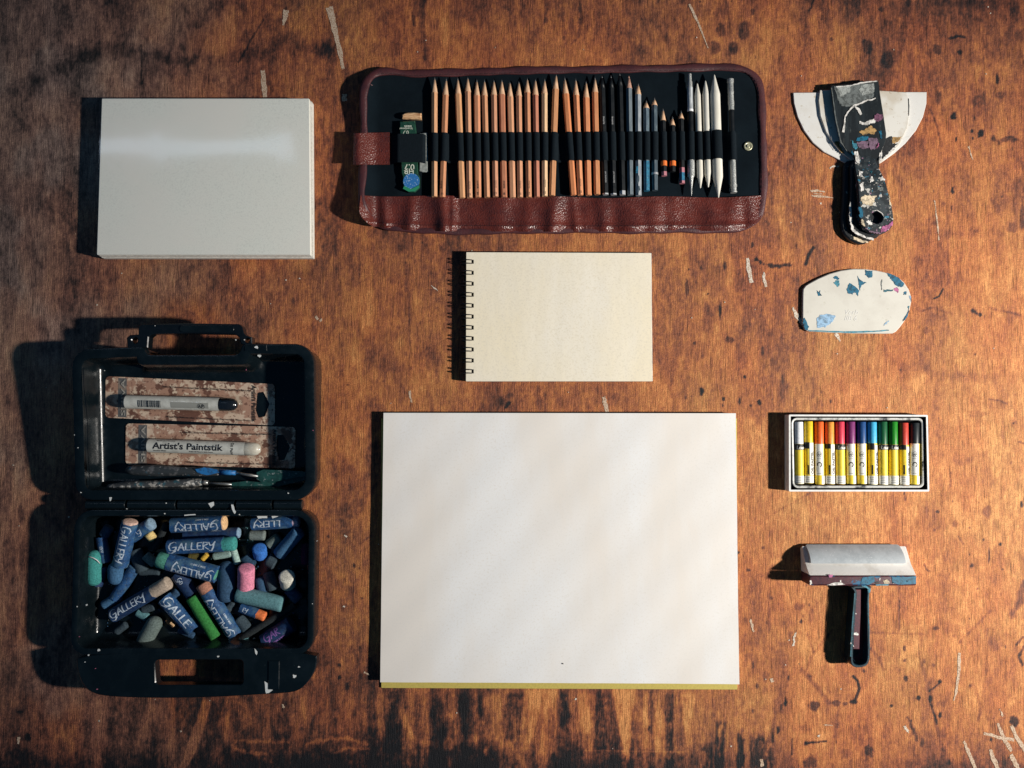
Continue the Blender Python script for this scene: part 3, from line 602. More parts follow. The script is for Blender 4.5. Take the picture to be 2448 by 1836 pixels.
v, f = grid_sheet([(917, 987), (1759, 988), (1767, 1635), (909, 1631)], .0100, 90, 70, cockle, .0003); obj('top_sheet', v, f, paper_m, t, .6)
sp_m = M('speck', (.1, .09, .08), .8)
patch(t, [(1344, 1585), (1347, 1585), (1347, 1588), (1344, 1588)], .0105, sp_m, 'speck', .0001, .0001, 2)

t = thing('spiral_notebook', 'small cream paper notebook with black wire binding', 'notebook', W(1336, 757))
out = rquad([(1115, 603), (1556, 605), (1559, 911.5), (1114, 911.5)], .012, .0006)
ring_y = [570 + (228 + 107.4 * i) * .24412 for i in range(11)]
holes = []
for y in ring_y:
    a = [(1127, y - 4.8), (1132.5, y - 4.8), (1132.5, y + 4.8), (1127, y + 4.8)]; holes.append(quadpx(a, .012)[::-1])
v, f = slab_holes(out, holes, .0068, .0119); obj('pages', v, f, cream_m, t)
v, f = slab(rquad([(1115, 603), (1557, 605), (1560, 911.5), (1114, 911.5)], .006, .0006), .0022, .0066, .0002); obj('page_block', v, f, brd_m, t)
v, f = slab(rquad([(1115, 603), (1557, 605), (1560, 911.5), (1114, 911.5)], .002, .0006), .0005, .0021, .0003); obj('back_cover', v, f, M('grey_board', (.2, .19, .17), .85), t)
wire_m = M('black_wire', (.012, .012, .013), .4)
for y in ring_y:
    bb = B()
    for s in (-4.2, 4.2):
        x0 = W(1130, y + s, .012); x1 = W(1104, y + s, .012)
        cx = (x0.x + x1.x) / 2; yy = x0.y; path = []
        for k in range(19):
            a = math.radians(20 + 250 * k / 18); path.append((cx + .0082 * math.cos(a) * 1.0, yy, .0075 + .0062 * math.sin(a)))
        path = [(x0.x, yy, .006), (x0.x, yy, .0105)] + path[2:]
        bb.add(tube(path, .00062, 6))
    # the turn joining the two wires, behind the hole
    p0 = W(1130, y - 4.2, .012); p1 = W(1130, y + 4.2, .012)
    bb.add(tube([(p0.x, p0.y, .0075), (p1.x, p1.y, .0075)], .0006, 6))
    bb.build('wire_ring', wire_m, t, True)

# ---------------------------------------------------------------- pencil roll
leather_m = M('maroon_leather', (.125, .024, .016), .33, spec=.6, mix=[(60, (.075, .016, .013), .4, .65), (500, (.15, .035, .024), .55, .75)], bump=(680, .00052, 'voronoi', (1, .7, 1)), rvar=.08)
bind_m = M('leather_binding', (.075, .02, .022), .5, mix=[(120, (.05, .016, .02), .4, .65)], bump=(700, .0004, 'noise'))
cloth_m = M('navy_lining', (.0042, .0085, .0125), .95, spec=.1, mix=[(1500, (.007, .013, .018), .45, .62), (30, (.003, .006, .009), .4, .7)], bump=(1800, .00015, 'noise'))
elast_m = M('black_elastic', (.0045, .0085, .012), .9, spec=.15, mix=[(900, (.008, .013, .018), .45, .62, (3, .4, 1))], bump=(1400, .0002, 'noise', (3, .3, 1)))
def case_z(px, py):
    """the roll lies on the table; its left end curls up, more at the corners"""
    u = max(0, min(1, (905 - px) / 60)); k = u * u * (3 - 2 * u)
    h = .013 + .010 * min(1, abs(py - 345) / 150) ** 1.5
    u2 = max(0, min(1, (960 - px) / 60)) if py < 200 else 0
    return .0016 + h * k + .004 * u2 * (1 - k) + .0006 * math.sin(px / 47.0) + .0005 * math.sin(px / 19.0 + py / 60)
case = thing('pencil_roll', 'opened maroon leather pencil roll with navy lining', 'pencil case', W(1340, 355))
rim = [(210, 400), (222, 300), (262, 218), (330, 165), (420, 142), (520, 152), (610, 172), (720, 172), (850, 162), (1100, 160), (1400, 150), (1700, 140), (1984, 138)]
rimpx = [K(C1, *p) for p in rim] + [K(C2, *p) for p in [(300, 138), (600, 128), (900, 128), (1200, 118), (1500, 112), (1620, 128), (1700, 165), (1765, 235), (1795, 320), (1805, 480), (1815, 800), (1822, 1100), (1815, 1300), (1790, 1420), (1730, 1510), (1640, 1560), (1400, 1580), (1000, 1578), (600, 1582), (200, 1578)]] + [K(C1, *p) for p in [(1900, 1580), (1500, 1585), (1080, 1592), (800, 1585), (600, 1572), (420, 1545), (300, 1495), (225, 1410), (192, 1290), (205, 1100), (222, 850), (218, 600)]]
# resample the rim evenly
def resample(P, n):
    P = [Vector(p) for p in P] + [Vector(P[0])]; L_ = [0]
    for a, b in zip(P[:-1], P[1:]): L_.append(L_[-1] + (b - a).length)
    out = []; k = 0
    for i in range(n):
        s = L_[-1] * i / n
        while L_[k + 1] < s: k += 1
        out.append(P[k].lerp(P[k + 1], (s - L_[k]) / (L_[k + 1] - L_[k])))
    return out
rp = resample(rimpx, 220)
for _ in range(3): rp = [(rp[i - 1] + rp[i] * 2 + rp[(i + 1) % 220]) / 4 for i in range(220)]
cen = Vector((1335, 345))
def shrink(p, d):
    i = rp.index(p); t_ = (rp[(i + 1) % 220] - rp[i - 1]).normalized(); n_ = Vector((-t_.y, t_.x)); 
    return p + n_ * d
inr = [shrink(p, 9.0) for p in rp]
path = [W(p.x, p.y, case_z(p.x, p.y) + .0016) for p in inr]
def flat_sweep(path, wid, hgt, n=10):
    m = len(path); rings = []
    for i in range(m):
        t_ = (path[(i + 1) % m] - path[i - 1]).normalized(); s = t_.cross(Vector((0, 0, 1))).normalized(); u = s.cross(t_)
        wob = 1 + .12 * math.sin(i * .9) + .08 * math.sin(i * .37)
        rings.append([tuple(path[i] + s * (wid * wob * math.cos(2 * math.pi * j / n)) + u * (hgt * math.sin(2 * math.pi * j / n))) for j in range(n)])
    rings.append(rings[0]); return loft(rings, False, False)
v, f = flat_sweep(path, .0047, .0020); obj('edge_binding', v, f, bind_m, case, True)
# stitching along the binding
bb = B(); st_m = M('maroon_thread', (.035, .010, .012), .8)
sp2 = [shrink(p, 13.5) for p in rp]
for i in range(0, 220):
    a = sp2[i]; b = sp2[(i + 1) % 220]; c = a.lerp(b, .62)
    bb.add(tube([W(a.x, a.y, case_z(a.x, a.y) + .0034), W(c.x, c.y, case_z(c.x, c.y) + .0034)], .00035, 4))
bb.build('stitching', st_m, case)
# backing + lining sheet
def sheet(left, right, top, bot, nx, ny, zf, inside=None):
    V = []; F = []
    for j in range(ny + 1):
        for i in range(nx + 1):
            u, v_ = i / nx, j / ny; px = left(v_) + (right(v_) - left(v_)) * u; py = top(u) + (bot(u) - top(u)) * v_
            V.append(tuple(W(px, py, zf(px, py, u, v_))))
    n = nx + 1
    for j in range(ny):
        for i in range(nx): F.append((j * n + i, j * n + i + 1, (j + 1) * n + i + 1, (j + 1) * n + i))
    return V, F
lin = [W(p.x, p.y, case_z(p.x, p.y) + .0010) for p in inr]
cz = case_z(1335, 345) + .0010
# lining as concentric rings so it follows the curled end
def rings_sheet(P, n, zoff):
    V = []; F = []; m = len(P)
    ys = [p.y for p in P]; xs = [p.x for p in P]
    for k in range(n + 1):
        s = 1 - k / n
        for p in P:
            # shrink towards the long centre line rather than a point
            cx_ = min(max(p.x, 1000), 1700); q = Vector((cx_ + (p.x - cx_) * s, 345 + (p.y - 345) * s))
            V.append(tuple(W(q.x, q.y, case_z(q.x, q.y) + zoff)))
    for k in range(n):
        for i in range(m): F.append((k * m + i, k * m + (i + 1) % m, (k + 1) * m + (i + 1) % m, (k + 1) * m + i))
    return V, F
v, f = rings_sheet(inr, 14, .0012); obj('lining', v, f, cloth_m, case, True)
v, f = rings_sheet(inr, 6, -.0009); obj('outer_leather', v, f, bind_m, case, True)
def lz(px, py): return case_z(px, py) + .0014
# leather pocket along the bottom, with creases
FOLD = [(880, 10, .0026), (918, 12, .0040), (985, 16, .0048), (1058, 18, .0075), (1084, 7, .0040), (1200, 30, .0034), (1262, 18, .0026), (1325, 18, .0060), (1372, 10, .0020), (1440, 16, .0034), (1508, 38, .0058), (1565, 20, .0034), (1612, 14, .0014), (1705, 32, .0058), (1752, 20, .0040), (1792, 12, .0022)]
def flap_z(px, py, u, v_):
    z = lz(px, py) + .0022
    for fx, wd_, h in FOLD:
        xx = px - fx - (py - 480) * .10 * math.sin(fx)
        z += h * math.exp(-(xx / wd_) ** 2) * (.50 + .65 * v_)
    z += .0007 * math.sin(px / 23 + 3 * v_) * (1 - v_) + .0009 * math.exp(-((v_ - .82) / .06) ** 2)
    return z - .0026 * max(0, v_ - .9) * 10 * .9
def ftop(u): return 467 + 6 * math.sin(u * 2.4) - 2 * u + 2.0 * math.sin(u * 23)
lo_e = lambda v_: 862 - 6 * math.sin(v_ * 1.2) + 34 * max(0, v_ - .45) ** 2 / .3
ro_e = lambda v_: 1822 - 2 * v_ - 46 * max(0, v_ - .55) ** 2 / .2
def fbot(u): return 551 + 3 * math.sin(u * 3.1) - 10 * max(0, .12 - u) * 8
v, f = sheet(lo_e, ro_e, ftop, fbot, 220, 30, flap_z); obj('pocket_flap', v, f, leather_m, case, True)
bb = B()
for k in range(150):      # double stitched seam near the lower edge
    for vv in (.83,):
        u0 = .03 + .94 * k / 150; u1 = u0 + .0040
        pts = []
        for u in (u0, u1):
            px = lo_e(vv) + (ro_e(vv) - lo_e(vv)) * u; py = ftop(u) + (fbot(u) - ftop(u)) * vv
            pts.append(W(px, py, flap_z(px, py, u, vv) + .0003))
        bb.add(tube(pts, .00035, 4))
bb.build('stitching', st_m, case)
# strap tab on the curled end
def solid_sheet(left, right, top, bot, nx, ny, zf, th):
    V, F = sheet(left, right, top, bot, nx, ny, zf); n = len(V); V2 = V + [(a, b_, c - th) for a, b_, c in V]; F2 = list(F) + [tuple(q + n for q in f_[::-1]) for f_ in F]
    m = nx + 1; ring = [i for i in range(m)] + [j * m + nx for j in range(1, ny + 1)] + [ny * m + i for i in range(nx - 1, -1, -1)] + [j * m for j in range(ny - 1, 0, -1)]
    for a, b_ in zip(ring, ring[1:] + ring[:1]): F2.append((a, b_, b_ + n, a + n))
    return V2, F2
tl_, tr_ = K(C1, 165, 0)[0], K(C1, 474, 0)[0]; tt_, tb_ = K(C1, 0, 708)[1], K(C1, 0, 986)[1]
v, f = solid_sheet(lambda v_: tl_ - 2 * v_, lambda v_: tr_, lambda u: tt_ + 2 - 2 * u, lambda u: tb_, 18, 12, lambda px, py, u, v_: case_z(px, py) + .0056 + .0004 * math.sin(v_ * 4) - (.0035 * max(0, .14 - u) / .14), .0014)
obj('strap_tab', v, f, leather_m, case, .9)
# snap fastener
sx = W(*K(C2, 1655, 827), .004); brass = M('aged_brass', (.56, .54, .38), .32, metal=.4, mix=[(900, (.25, .25, .16), .45, .6)])
sn = obj('snap_fastener', *rod((sx.x, sx.y, .0030), (sx.x, sx.y, .1), [(0, .0054), (.0008, .0055), (.0013, .0048), (.0012, .0034), (.0006, .0032), (.0006, .0024), (.0022, .0022), (.0025, .0016), (.0019, .0006)], 20), brass, case, True)

# ---- pencils: (crop, tip x, tip y, end x, end y)
NAT = [(C1, 862, 228, 862, 1265), (C1, 962, 235, 930, 1270), (C1, 1060, 230, 1100, 1275), (C1, 1147, 228, 1165, 1275), (C1, 1225, 245, 1238, 1270), (C1, 1290, 248, 1315, 1270), (C1, 1372, 250, 1388, 1265), (C1, 1440, 248, 1462, 1270), (C1, 1510, 268, 1535, 1272), (C1, 1587, 265, 1600, 1270), (C1, 1660, 235, 1675, 1270), (C1, 1730, 245, 1745, 1268), (C1, 1810, 240, 1812, 1260), (C1, 1910, 205, 1875, 1255), (C2, 70, 225, 148, 1250), (C2, 165, 240, 208, 1252), (C2, 255, 262, 278, 1252), (C2, 332, 225, 352, 1245)]
tones = [(.66, .34, .17), (.58, .25, .12), (.64, .33, .16), (.62, .31, .17), (.62, .27, .14), (.60, .28, .14), (.58, .27, .15), (.50, .20, .11), (.62, .31, .17), (.60, .28, .15), (.58, .25, .12), (.50, .19, .11), (.74, .48, .27), (.60, .28, .13), (.64, .24, .10), (.66, .27, .12), (.68, .27, .12), (.60, .25, .11)]
cone_m = M('sharpened_wood', (.66, .42, .26), .7, mix=[(800, (.52, .30, .17), .4, .65, (1, .2, 1))])
lead_m = M('graphite', (.035, .037, .04), .38, metal=.2)
ink_m = M('dark_print', (.02, .018, .018), .6)
GROUP_P = 'pencils held in the leather roll'
NUM = ['first', 'second', 'third', 'fourth', 'fifth', 'sixth', 'seventh', 'eighth', 'ninth', 'tenth', 'eleventh', 'twelfth', 'thirteenth', 'fourteenth', 'fifteenth', 'sixteenth', 'seventeenth', 'last']
LOOPS = []
def ends(c, x0, y0, x1, y1, z):
    a = K(c, x0, y0); b = K(c, x1, y1); return W(a[0], a[1], z), W(b[0], b[1], z)
R = .00385
for i, (c, x0, y0, x1, y1) in enumerate(NAT):
    zc = .0052 + R
    tip, end = ends(c, x0, y0, x1, y1, zc); L_ = (tip - end).length
    name_ = 'natural_pencil'
    lab = f'natural wood pencil with sharp lead, {NUM[i]} from the left in the roll' if i not in (12,) else 'palest natural wood pencil, thirteenth from the left in the roll'
    t = thing(name_, lab, 'pencil', (end.x, end.y, .004), GROUP_P)
    m = M('cedar_%d' % i, tones[i], .55, mix=[(500, tuple(k * .74 for k in tones[i]), .42, .68, (1.6, .08, 1.6)), (1500, tuple(k * 1.15 for k in tones[i]), .5, .7, (1, .12, 1))])
    rot = random.uniform(0, 1) if i % 3 else math.pi / 6
    cl = .0165 + random.uniform(-.001, .0015); ll = .0042 + random.uniform(-.001, .001)
    obj('barrel', *rod(end, tip, [(0, R * .9), (.0003, R), (L_ - cl - ll, R)], 6, rot), m, t)
    obj('sharpened_cone', *rod(end, tip, [(L_ - cl - ll, R * .98), (L_ - ll, .00115)], 12, rot), cone_m, t, True)
    obj('lead', *rod(end, tip, [(L_ - ll, .00112), (L_ - .0006, .00042), (L_, .00015)], 8), lead_m, t, True)
    obj('lead_core', *rod(end, tip, [(-.00015, .0011), (.0002, .0011)], 8), lead_m, t)
    if i in (1, 4, 7, 10, 12, 9, 6, 15, 3):
        v2, f2 = text2d('MARCO', .0026, .02); obj('lettering', *on_rod(v2, f2, end, tip, .010, R * .93, -.0012 + (.0018 if i == 1 else 0)), ink_m, t)
        v2, f2 = text2d(random.choice(['2B', '4B', 'HB', '6B']), .0028, .02); obj('grade_mark', *on_rod(v2, f2, end, tip, .002, R * .93, -.0012), ink_m, t)
    LOOPS.append((end, tip, R))
def coloured(c, x0, y0, x1, y1, r, body, parts, name, label, cl=.013, ll=.004, zc=None, cone=cone_m, lead=lead_m, n=6, conical=True):
    zc = .0052 + r if zc is None else zc
    tip, end = ends(c, x0, y0, x1, y1, zc); L_ = (tip - end).length
    t = thing(name, label, 'pencil', (end.x, end.y, .004), GROUP_P)
    k = 0.0; segs = sorted(parts); pos = [p for p in segs]
    last = 0.0
    for s0, s1, m, nm, rr in pos:
        obj(nm, *rod(end, tip, [(s0, r * rr * .96), (s0 + .0002, r * rr), (s1 - .0002, r * rr), (s1, r * rr * .97)], n if rr == 1 else 14, .3), m, t)
        last = s1
    obj('barrel', *rod(end, tip, [(last, r), (L_ - cl - ll, r)], n, .3), body, t)
    if conical:
        obj('sharpened_cone', *rod(end, tip, [(L_ - cl - ll, r * .98), (L_ - ll, .0013)], 12), cone, t, True)
        obj('lead', *rod(end, tip, [(L_ - ll, .00125), (L_ - .0005, .0006), (L_, .0002)], 8), lead, t, True)
    LOOPS.append((end, tip, r)); return t, end, tip, L_
blk = M('black_lacquer', (.004, .006, .008), .5, spec=.3, rvar=.1); sil = M('silver_end', (.55, .56, .57), .4, metal=.6)
gry = M('grey_lacquer', (.15, .18, .20), .45, mix=[(300, (.09, .12, .14), .45, .6, (1, .2, 1)), (900, (.25, .25, .26), .6, .7)])
lgry = M('pale_grey_lacquer', (.34, .36, .38), .45, mix=[(300, (.22, .25, .28), .45, .6, (1, .2, 1))])
slate = M('slate_lacquer', (.05, .075, .095), .45, mix=[(300, (.12, .16, .18), .52, .66, (1, .25, 1))])
bluegry = M('blue_grey_lacquer', (.12, .17, .20), .45, mix=[(320, (.07, .10, .13), .42, .6, (1, .3, 1)), (1100, (.32, .34, .36), .6, .68)])
teal = M('teal_paint', (.02, .17, .28), .4, mix=[(400, (.02, .09, .16), .45, .6), (700, (.2, .38, .45), .6, .7)])
orange = M('orange_band', (.75, .17, .03), .5); rose = M('rose_paint', (.40, .15, .18), .6); whitep = M('white_print', (.42, .42, .42), .6)
redw = M('reddish_cone', (.5, .30, .22), .7, mix=[(900, (.3, .13, .09), .42, .6)])
for i, (x0, y0, x1, y1, tx) in enumerate([(392, 215, 425, 1248, 'RAFFINE'), (470, 215, 495, 1250, 'RAFFINE'), (545, 195, 572, 1250, '')]):
    t, e, tp, L_ = coloured(C2, x0, y0, x1, y1, .0039, blk, [(0, .0018 if i < 2 else .0050, sil, 'end_cap', 1)], 'black_pencil', ['black pencil with silver end beside the last natural wood pencil', 'middle black pencil with white lettering and silver end', 'black pencil with tall silver end beside the long grey pencil'][i], cone=blk)
    if tx:
        v2, f2 = text2d(tx, .0026, .01); obj('lettering', *on_rod(v2, f2, e, tp, .085, .0037, -.0010), whitep, t)
        v2, f2 = text2d('DRAWING ART', .0020, .01); obj('lettering', *on_rod(v2, f2, e, tp, .014, .0037, -.0010), whitep, t)
coloured(C2, 625, 222, 640, 1250, .0039, gry, [], 'grey_pencil', 'long blue grey pencil with blunt reddish tip', cone=redw, lead=redw, ll=.003)
t, e, tp, L_ = coloured(C2, 705, 282, 710, 1255, .0039, lgry, [], 'grey_pencil', 'light grey pencil with blue and dark paint marks at its end', cl=.011)
for (a, b_, m) in [((700, 1000), (690, 1060), teal), ((705, 1080), (700, 1150), slate), ((712, 1170), (705, 1230), slate)]:
    p0, p1 = K(C2, *a), K(C2, *b_); patch(t, ribbon_px([p0, ((p0[0] + p1[0]) / 2 + 1, (p0[1] + p1[1]) / 2), p1], [3, 6, 3]), .0127, m, 'paint_patch', .0004, .0003)
coloured(C2, 775, 428, 780, 1215, .0039, bluegry, [(0, .036, teal, 'painted_end', 1)], 'blue_pencil', 'shorter grey pencil with teal blue lower half', cl=.007)
coloured(C2, 845, 403, 850, 1210, .0039, slate, [(0, .019, slate, 'end_section', 1), (.019, .0215, sil, 'ring', 1.03)], 'slate_pencil', 'dark slate pencil with silver ring near its end', cl=.007)
coloured(C2, 918, 498, 930, 1085, .0036, blk, [(0, .005, rose, 'end_cap', 1), (.005, .012, blk, 'end_section', 1), (.012, .018, orange, 'band', 1.02)], 'short_pencil', 'short black pencil with orange band, left of the two', cl=.012)
coloured(C2, 1000, 568, 1005, 1050, .0036, blk, [(0, .007, blk, 'end_cap', 1), (.007, .013, orange, 'band', 1.02)], 'short_pencil', 'shortest black pencil with orange band', cl=.008)
coloured(C2, 1075, 518, 1085, 1150, .0036, blk, [(0, .003, rose, 'end_cap', 1), (.003, .013, teal, 'painted_end', 1), (.013, .019, rose, 'band', 1)], 'short_pencil', 'short black pencil with teal and rose painted end', cl=.007)
# lead holder (clutch pencil)
chrome = M('brushed_metal', (.50, .51, .49), .32, metal=.35, mix=[(1800, (.22, .23, .22), .45, .6, (.3, 1, 1))], bump=(2500, .0003, 'noise'))
clear = M('clear_barrel', (.60, .63, .64), .25, mix=[(300, (.3, .32, .34), .4, .6, (2, .2, 1))])
end, tip = ends(C2, 1165, 1255, 1150, 205, .0095); L_ = (tip - end).length
t = thing('clutch_pencil', 'metal and black clutch pencil beside the white paper stumps', 'mechanical pencil', (tip.x, tip.y, .004), GROUP_P)
def seg(nm, a, b_, prof, m, n=14, sm=.7):
    obj(nm, *rod(tip, end, [(a + (b_ - a) * s, r) for s, r in prof], n), m, t, sm)
D = lambda y: L_ * (y - 205) / 1050.0
seg('push_button', D(205), D(275), [(0, .0016), (.05, .0022), (1, .0022)], chrome)
seg('cap', D(275), D(325), [(0, .0030), (1, .0030)], chrome)
seg('clear_section', D(325), D(520), [(0, .0035), (1, .0035)], clear)
seg('ring', D(515), D(535), [(0, .0037), (1, .0037)], M('white_ring', (.8, .8, .8), .3))
seg('barrel', D(535), D(945), [(0, .0037), (1, .0037)], blk)
seg('knurled_grip', D(945), D(1090), [(0, .0040), (.3, .0044), (1, .0042)], chrome, 20)
seg('nose', D(1090), D(1190), [(0, .0034), (.15, .0028), (1, .0012)], chrome)
seg('lead_sleeve', D(1190), D(1255), [(0, .0010), (.5, .0009), (1, .0003)], chrome, 8)
LOOPS.append((end, tip, .0040))
stump_m = M('rolled_paper', (.68, .65, .57), .85, mix=[(160, (.60, .57, .49), .4, .65, (1, .3, 1))], bump=(900, .0002, 'noise'))
for i, (x0, y0, x1, y1, r, lab) in enumerate([(1215, 288, 1242, 1190, .0036, 'slimmest white paper blending stump in the roll'), (1285, 264, 1310, 1182, .0041, 'middle white paper blending stump in the roll'), (1362, 212, 1398, 1272, .0060, 'thickest white paper blending stump in the roll')]):
    tip, end = ends(C2, x0, y0, x1, y1, .0052 + r); L_ = (tip - end).length
    t = thing('paper_stump', lab, 'blending stump', (end.x, end.y, .004), 'paper blending stumps')
    c0 = .019 * r / .0041 * .85
    obj('shaft', *rod(end, tip, [(c0, r * .97), (c0 + .001, r), (L_ - c0 - .001, r), (L_ - c0, r * .97)], 16), stump_m, t, .8)
    obj('point', *rod(end, tip, [(0, .0004), (.0007, .0008), (c0, r * .97)], 16), stump_m, t, .8)
    obj('point', *rod(tip, end, [(0, .0004), (.0007, .0008), (c0, r * .97)], 16), stump_m, t, .8)
    LOOPS.append((end, tip, r))
tip, end = ends(C2, 1500, 250, 1530, 1230, .0090); L_ = (tip - end).length
t = thing('pencil_extender', 'black pencil extender with metal ends near the snap', 'pencil extender', (end.x, end.y, .004), GROUP_P)
D = lambda y: L_ * (y - 250) / 980.0
seg = lambda nm, a, b_, prof, m, n=16: obj(nm, *rod(tip, end, [(a + (b_ - a) * s, r) for s, r in prof], n), m, t, .6)
seg('collar', D(250), D(285), [(0, .0034), (.1, .0040), (1, .0040)], chrome); seg('ferrule', D(285), D(440), [(0, .0034), (.45, .0034), (.5, .0038), (.6, .0034), (1, .0034)], chrome)
seg('slide_ring', D(440), D(520), [(0, .0037), (.5, .0037), (.52, .0034), (1, .0034)], chrome); seg('barrel', D(520), D(945), [(0, .0032), (1, .0032)], blk)
seg('ferrule', D(945), D(1160), [(0, .0034), (1, .0034)], chrome); seg('collar', D(1160), D(1230), [(0, .0040), (.3, .0040), (.35, .0034), (.8, .0034), (.85, .0040), (1, .0038)], chrome)
LOOPS.append((end, tip, .0036))
# green lead box, eraser and wooden stub on the left
gl = M('green_plastic', (.022, .075, .045), .25, coat=.5, mix=[(200, (.012, .045, .03), .4, .6)]); stub_m = M('wood_stub', (.72, .45, .24), .7, mix=[(700, (.45, .22, .10), .45, .62, (.2, 1, 1))])
gtxt = M('pale_print', (.62, .66, .55), .6)
t = thing('lead_case', 'dark green lead refill box marked 0.7 HB with blue sticker', 'lead box', W(980, 380))
poly = [tuple(WW(K(C1, *p), .010)[:2]) for p in [(560, 612), (692, 605), (706, 715), (720, 1065), (735, 1090), (735, 1180), (690, 1222), (640, 1222), (590, 1190), (585, 1090), (575, 1060), (562, 800)]]
v, f = slab(poly, .0046, .0100, .0010); obj('box', v, f, gl, t, .5)
q = K(C1, 662, 1130); cw = WW(q, .0102); stk = M('blue_sticker', (.03, .16, .42), .4, mix=[(500, (.35, .5, .62), .56, .62)])
obj('sticker', *rod((cw.x, cw.y, .0100), (cw.x, cw.y, 1), [(0, .0098), (.0003, .0098)], 24), stk, t)
gs = M('bright_green_cap', (.03, .24, .12), .3); patch(t, [K(C1, *p) for p in [(590, 1195), (600, 1170), (660, 1200), (725, 1165), (730, 1185), (690, 1218), (640, 1220)]], .0105, gs, 'cap_edge', .0002, .0004)
for s, x, y, sz in [('0.7', 690, 985, .0105), ('HB', 686, 1022, .0095), ('leads', 665, 648, .0045), ('hi-polymer', 672, 668, .0036), ('0.7', 640, 695, .006)]:
    v2, f2 = text2d(s, sz, .01); p0 = WW(K(C1, x, y), .0101); p1 = p0 + Vector((-1, 0, 0))
    if y < 800: p0 = WW(K(C1, x, y), .0101)
    obj('lettering', *on_flat(v2, f2, p0, p1, .0002), gtxt, t)
er = M('grey_eraser', (.36, .38, .36), .6, mix=[(300, (.22, .24, .22), .4, .6)])
t = thing('eraser', 'worn pale grey eraser tucked behind the green lead box', 'eraser', W(1010, 385))
poly = [tuple(WW(K(C1, *p), .0068)[:2]) for p in [(735, 720), (800, 712), (806, 1050), (760, 1052), (728, 1040)]]
v, f = slab(jag(poly, .0003, 3), .0044, .0080, .0009); obj('block', v, f, er, t, .5)
t = thing('wood_stub', 'small broken piece of pale wood at the left of the roll', 'wood piece', W(*K(C1, 665, 565)))
poly = [tuple(WW(K(C1, *p), .010)[:2]) for p in [(580, 555), (610, 540), (680, 536), (748, 540), (750, 596), (660, 590), (585, 585)]]
v, f = slab(jag(poly, .0003, 3), .0044, .0105, .0012); obj('stub', v, f, stub_m, t)
# ---- elastic, one loop over each pencil
yb0, yb1 = 120 + 712 * .27722, 120 + 958 * .27722
def xat(e, tp, py):
    y0 = W(1224, py, .008).y; s = (y0 - e.y) / (tp.y - e.y); return e.x + (tp.x - e.x) * s
order = sorted(LOOPS, key=lambda q: xat(q[0], q[1], 345))
bounds = []
for a, b_ in zip(order[:-1], order[1:]): bounds.append(((xat(a[0], a[1], 345) + a[2]) + (xat(b_[0], b_[1], 345) - b_[2])) / 2)
xl0 = W(*K(C1, 480, 800), .005).x; xr0 = W(*K(C2, 1560, 800), .005).x
bounds = [W(*K(C1, 815, 800), .005).x] + bounds + [xr0]
def elastic_piece(x0, x1, prof, yA, yB, n=16):
    V = []; F = []
    for j in range(9):
        v_ = j / 8
        for i in range(n + 1):
            x = x0 + (x1 - x0) * i / n; y = yA + (yB - yA) * v_; V.append((x, y, prof(x, v_)))
    m = n + 1
    for j in range(8):
        for i in range(n): F.append((j * m + i, j * m + i + 1, (j + 1) * m + i + 1, (j + 1) * m + i))
    return V, F
for k, (e, tp, r) in enumerate(order):
    x0, x1 = bounds[k], bounds[k + 1]
    px_m = 1224 + (x0 + x1) / 2 / .0005; dy = (5 - 9 * (px_m - 1020) / 800) 
    yA = W(1224, yb0 + dy * .5, .009).y; yB = W(1224, yb1 + dy * .5, .009).y
    def prof(x, v_, e=e, tp=tp, r=r, yA=yA, yB=yB):
        y = yA + (yB - yA) * v_; s = (y - e.y) / (tp.y - e.y); xc = e.x + (tp.x - e.x) * s; q = abs(x - xc); rr = r + .0006
        base = .0042
        zt = .0052 + r + math.sqrt(max(0, rr * rr - min(q, rr) ** 2)) if q < rr else .0052 + r * max(0, 1 - (q - rr) / .0010)
        return max(base, zt) + (.0003 if v_ in (0, 1) else 0)
    v, f = elastic_piece(x0, x1, prof, yA, yB, 20); o = obj('elastic_loop', v, f, elast_m, case, True)
yA = W(1224, yb0 + 5, .009).y; yB = W(1224, yb1 + 5, .009).y
def profL(x, v_):
    px = 1224 + x / .0005; return .0128 if 950 < px < 1012 else (.0128 - .0086 * min(1, max((950 - px) / 18, (px - 1012) / 8)))
v, f = elastic_piece(xl0, bounds[0], profL, yA, yB, 30); obj('elastic_loop', v, f, elast_m, case, True)
def smooth_poly(p, it=1):
    for _ in range(it):
        q = []
        for i in range(len(p)):
            a, b_ = p[i], p[(i + 1) % len(p)]; q += [(a[0] * .75 + b_[0] * .25, a[1] * .75 + b_[1] * .25), (a[0] * .25 + b_[0] * .75, a[1] * .25 + b_[1] * .75)]
        p = q
    return p
# ---------------------------------------------------------------- black plastic case, open flat
plas = M('black_plastic', (.0035, .0068, .0090), .24, spec=.42, mix=[(40, (.006, .011, .0145), .45, .7), (300, (.022, .034, .040), .66, .78)], rvar=.08, bump=(900, .00005, 'noise'))
plas2 = M('black_plastic_gloss', (.004, .006, .008), .22, spec=.6, rvar=.08)
kit = thing('art_case', 'open black plastic art case with handle, spattered with paint', 'art case', W(470, 1220))
XL, XR = -.498, -.2238
yT = W(700, 822, .054).y; yB = W(460, 1196, .038).y; yN = W(460, 848, .054).y
xn0 = W(346, 840, .054).x; xn1 = W(580, 840, .054).x
def zr(x, y): return .038 + .018 * max(-.1, min(1.1, (y - yB) / (yT - yB)))
LID = [(XL, yB, .020), (XR, yB, .026), (XR, yT, .022), (xn1, yT, .006), (xn1 - .004, yN, .008), (xn0 + .002, yN, .008), (xn0, yT - .003, .006), (XL, yT - .006, .022)]
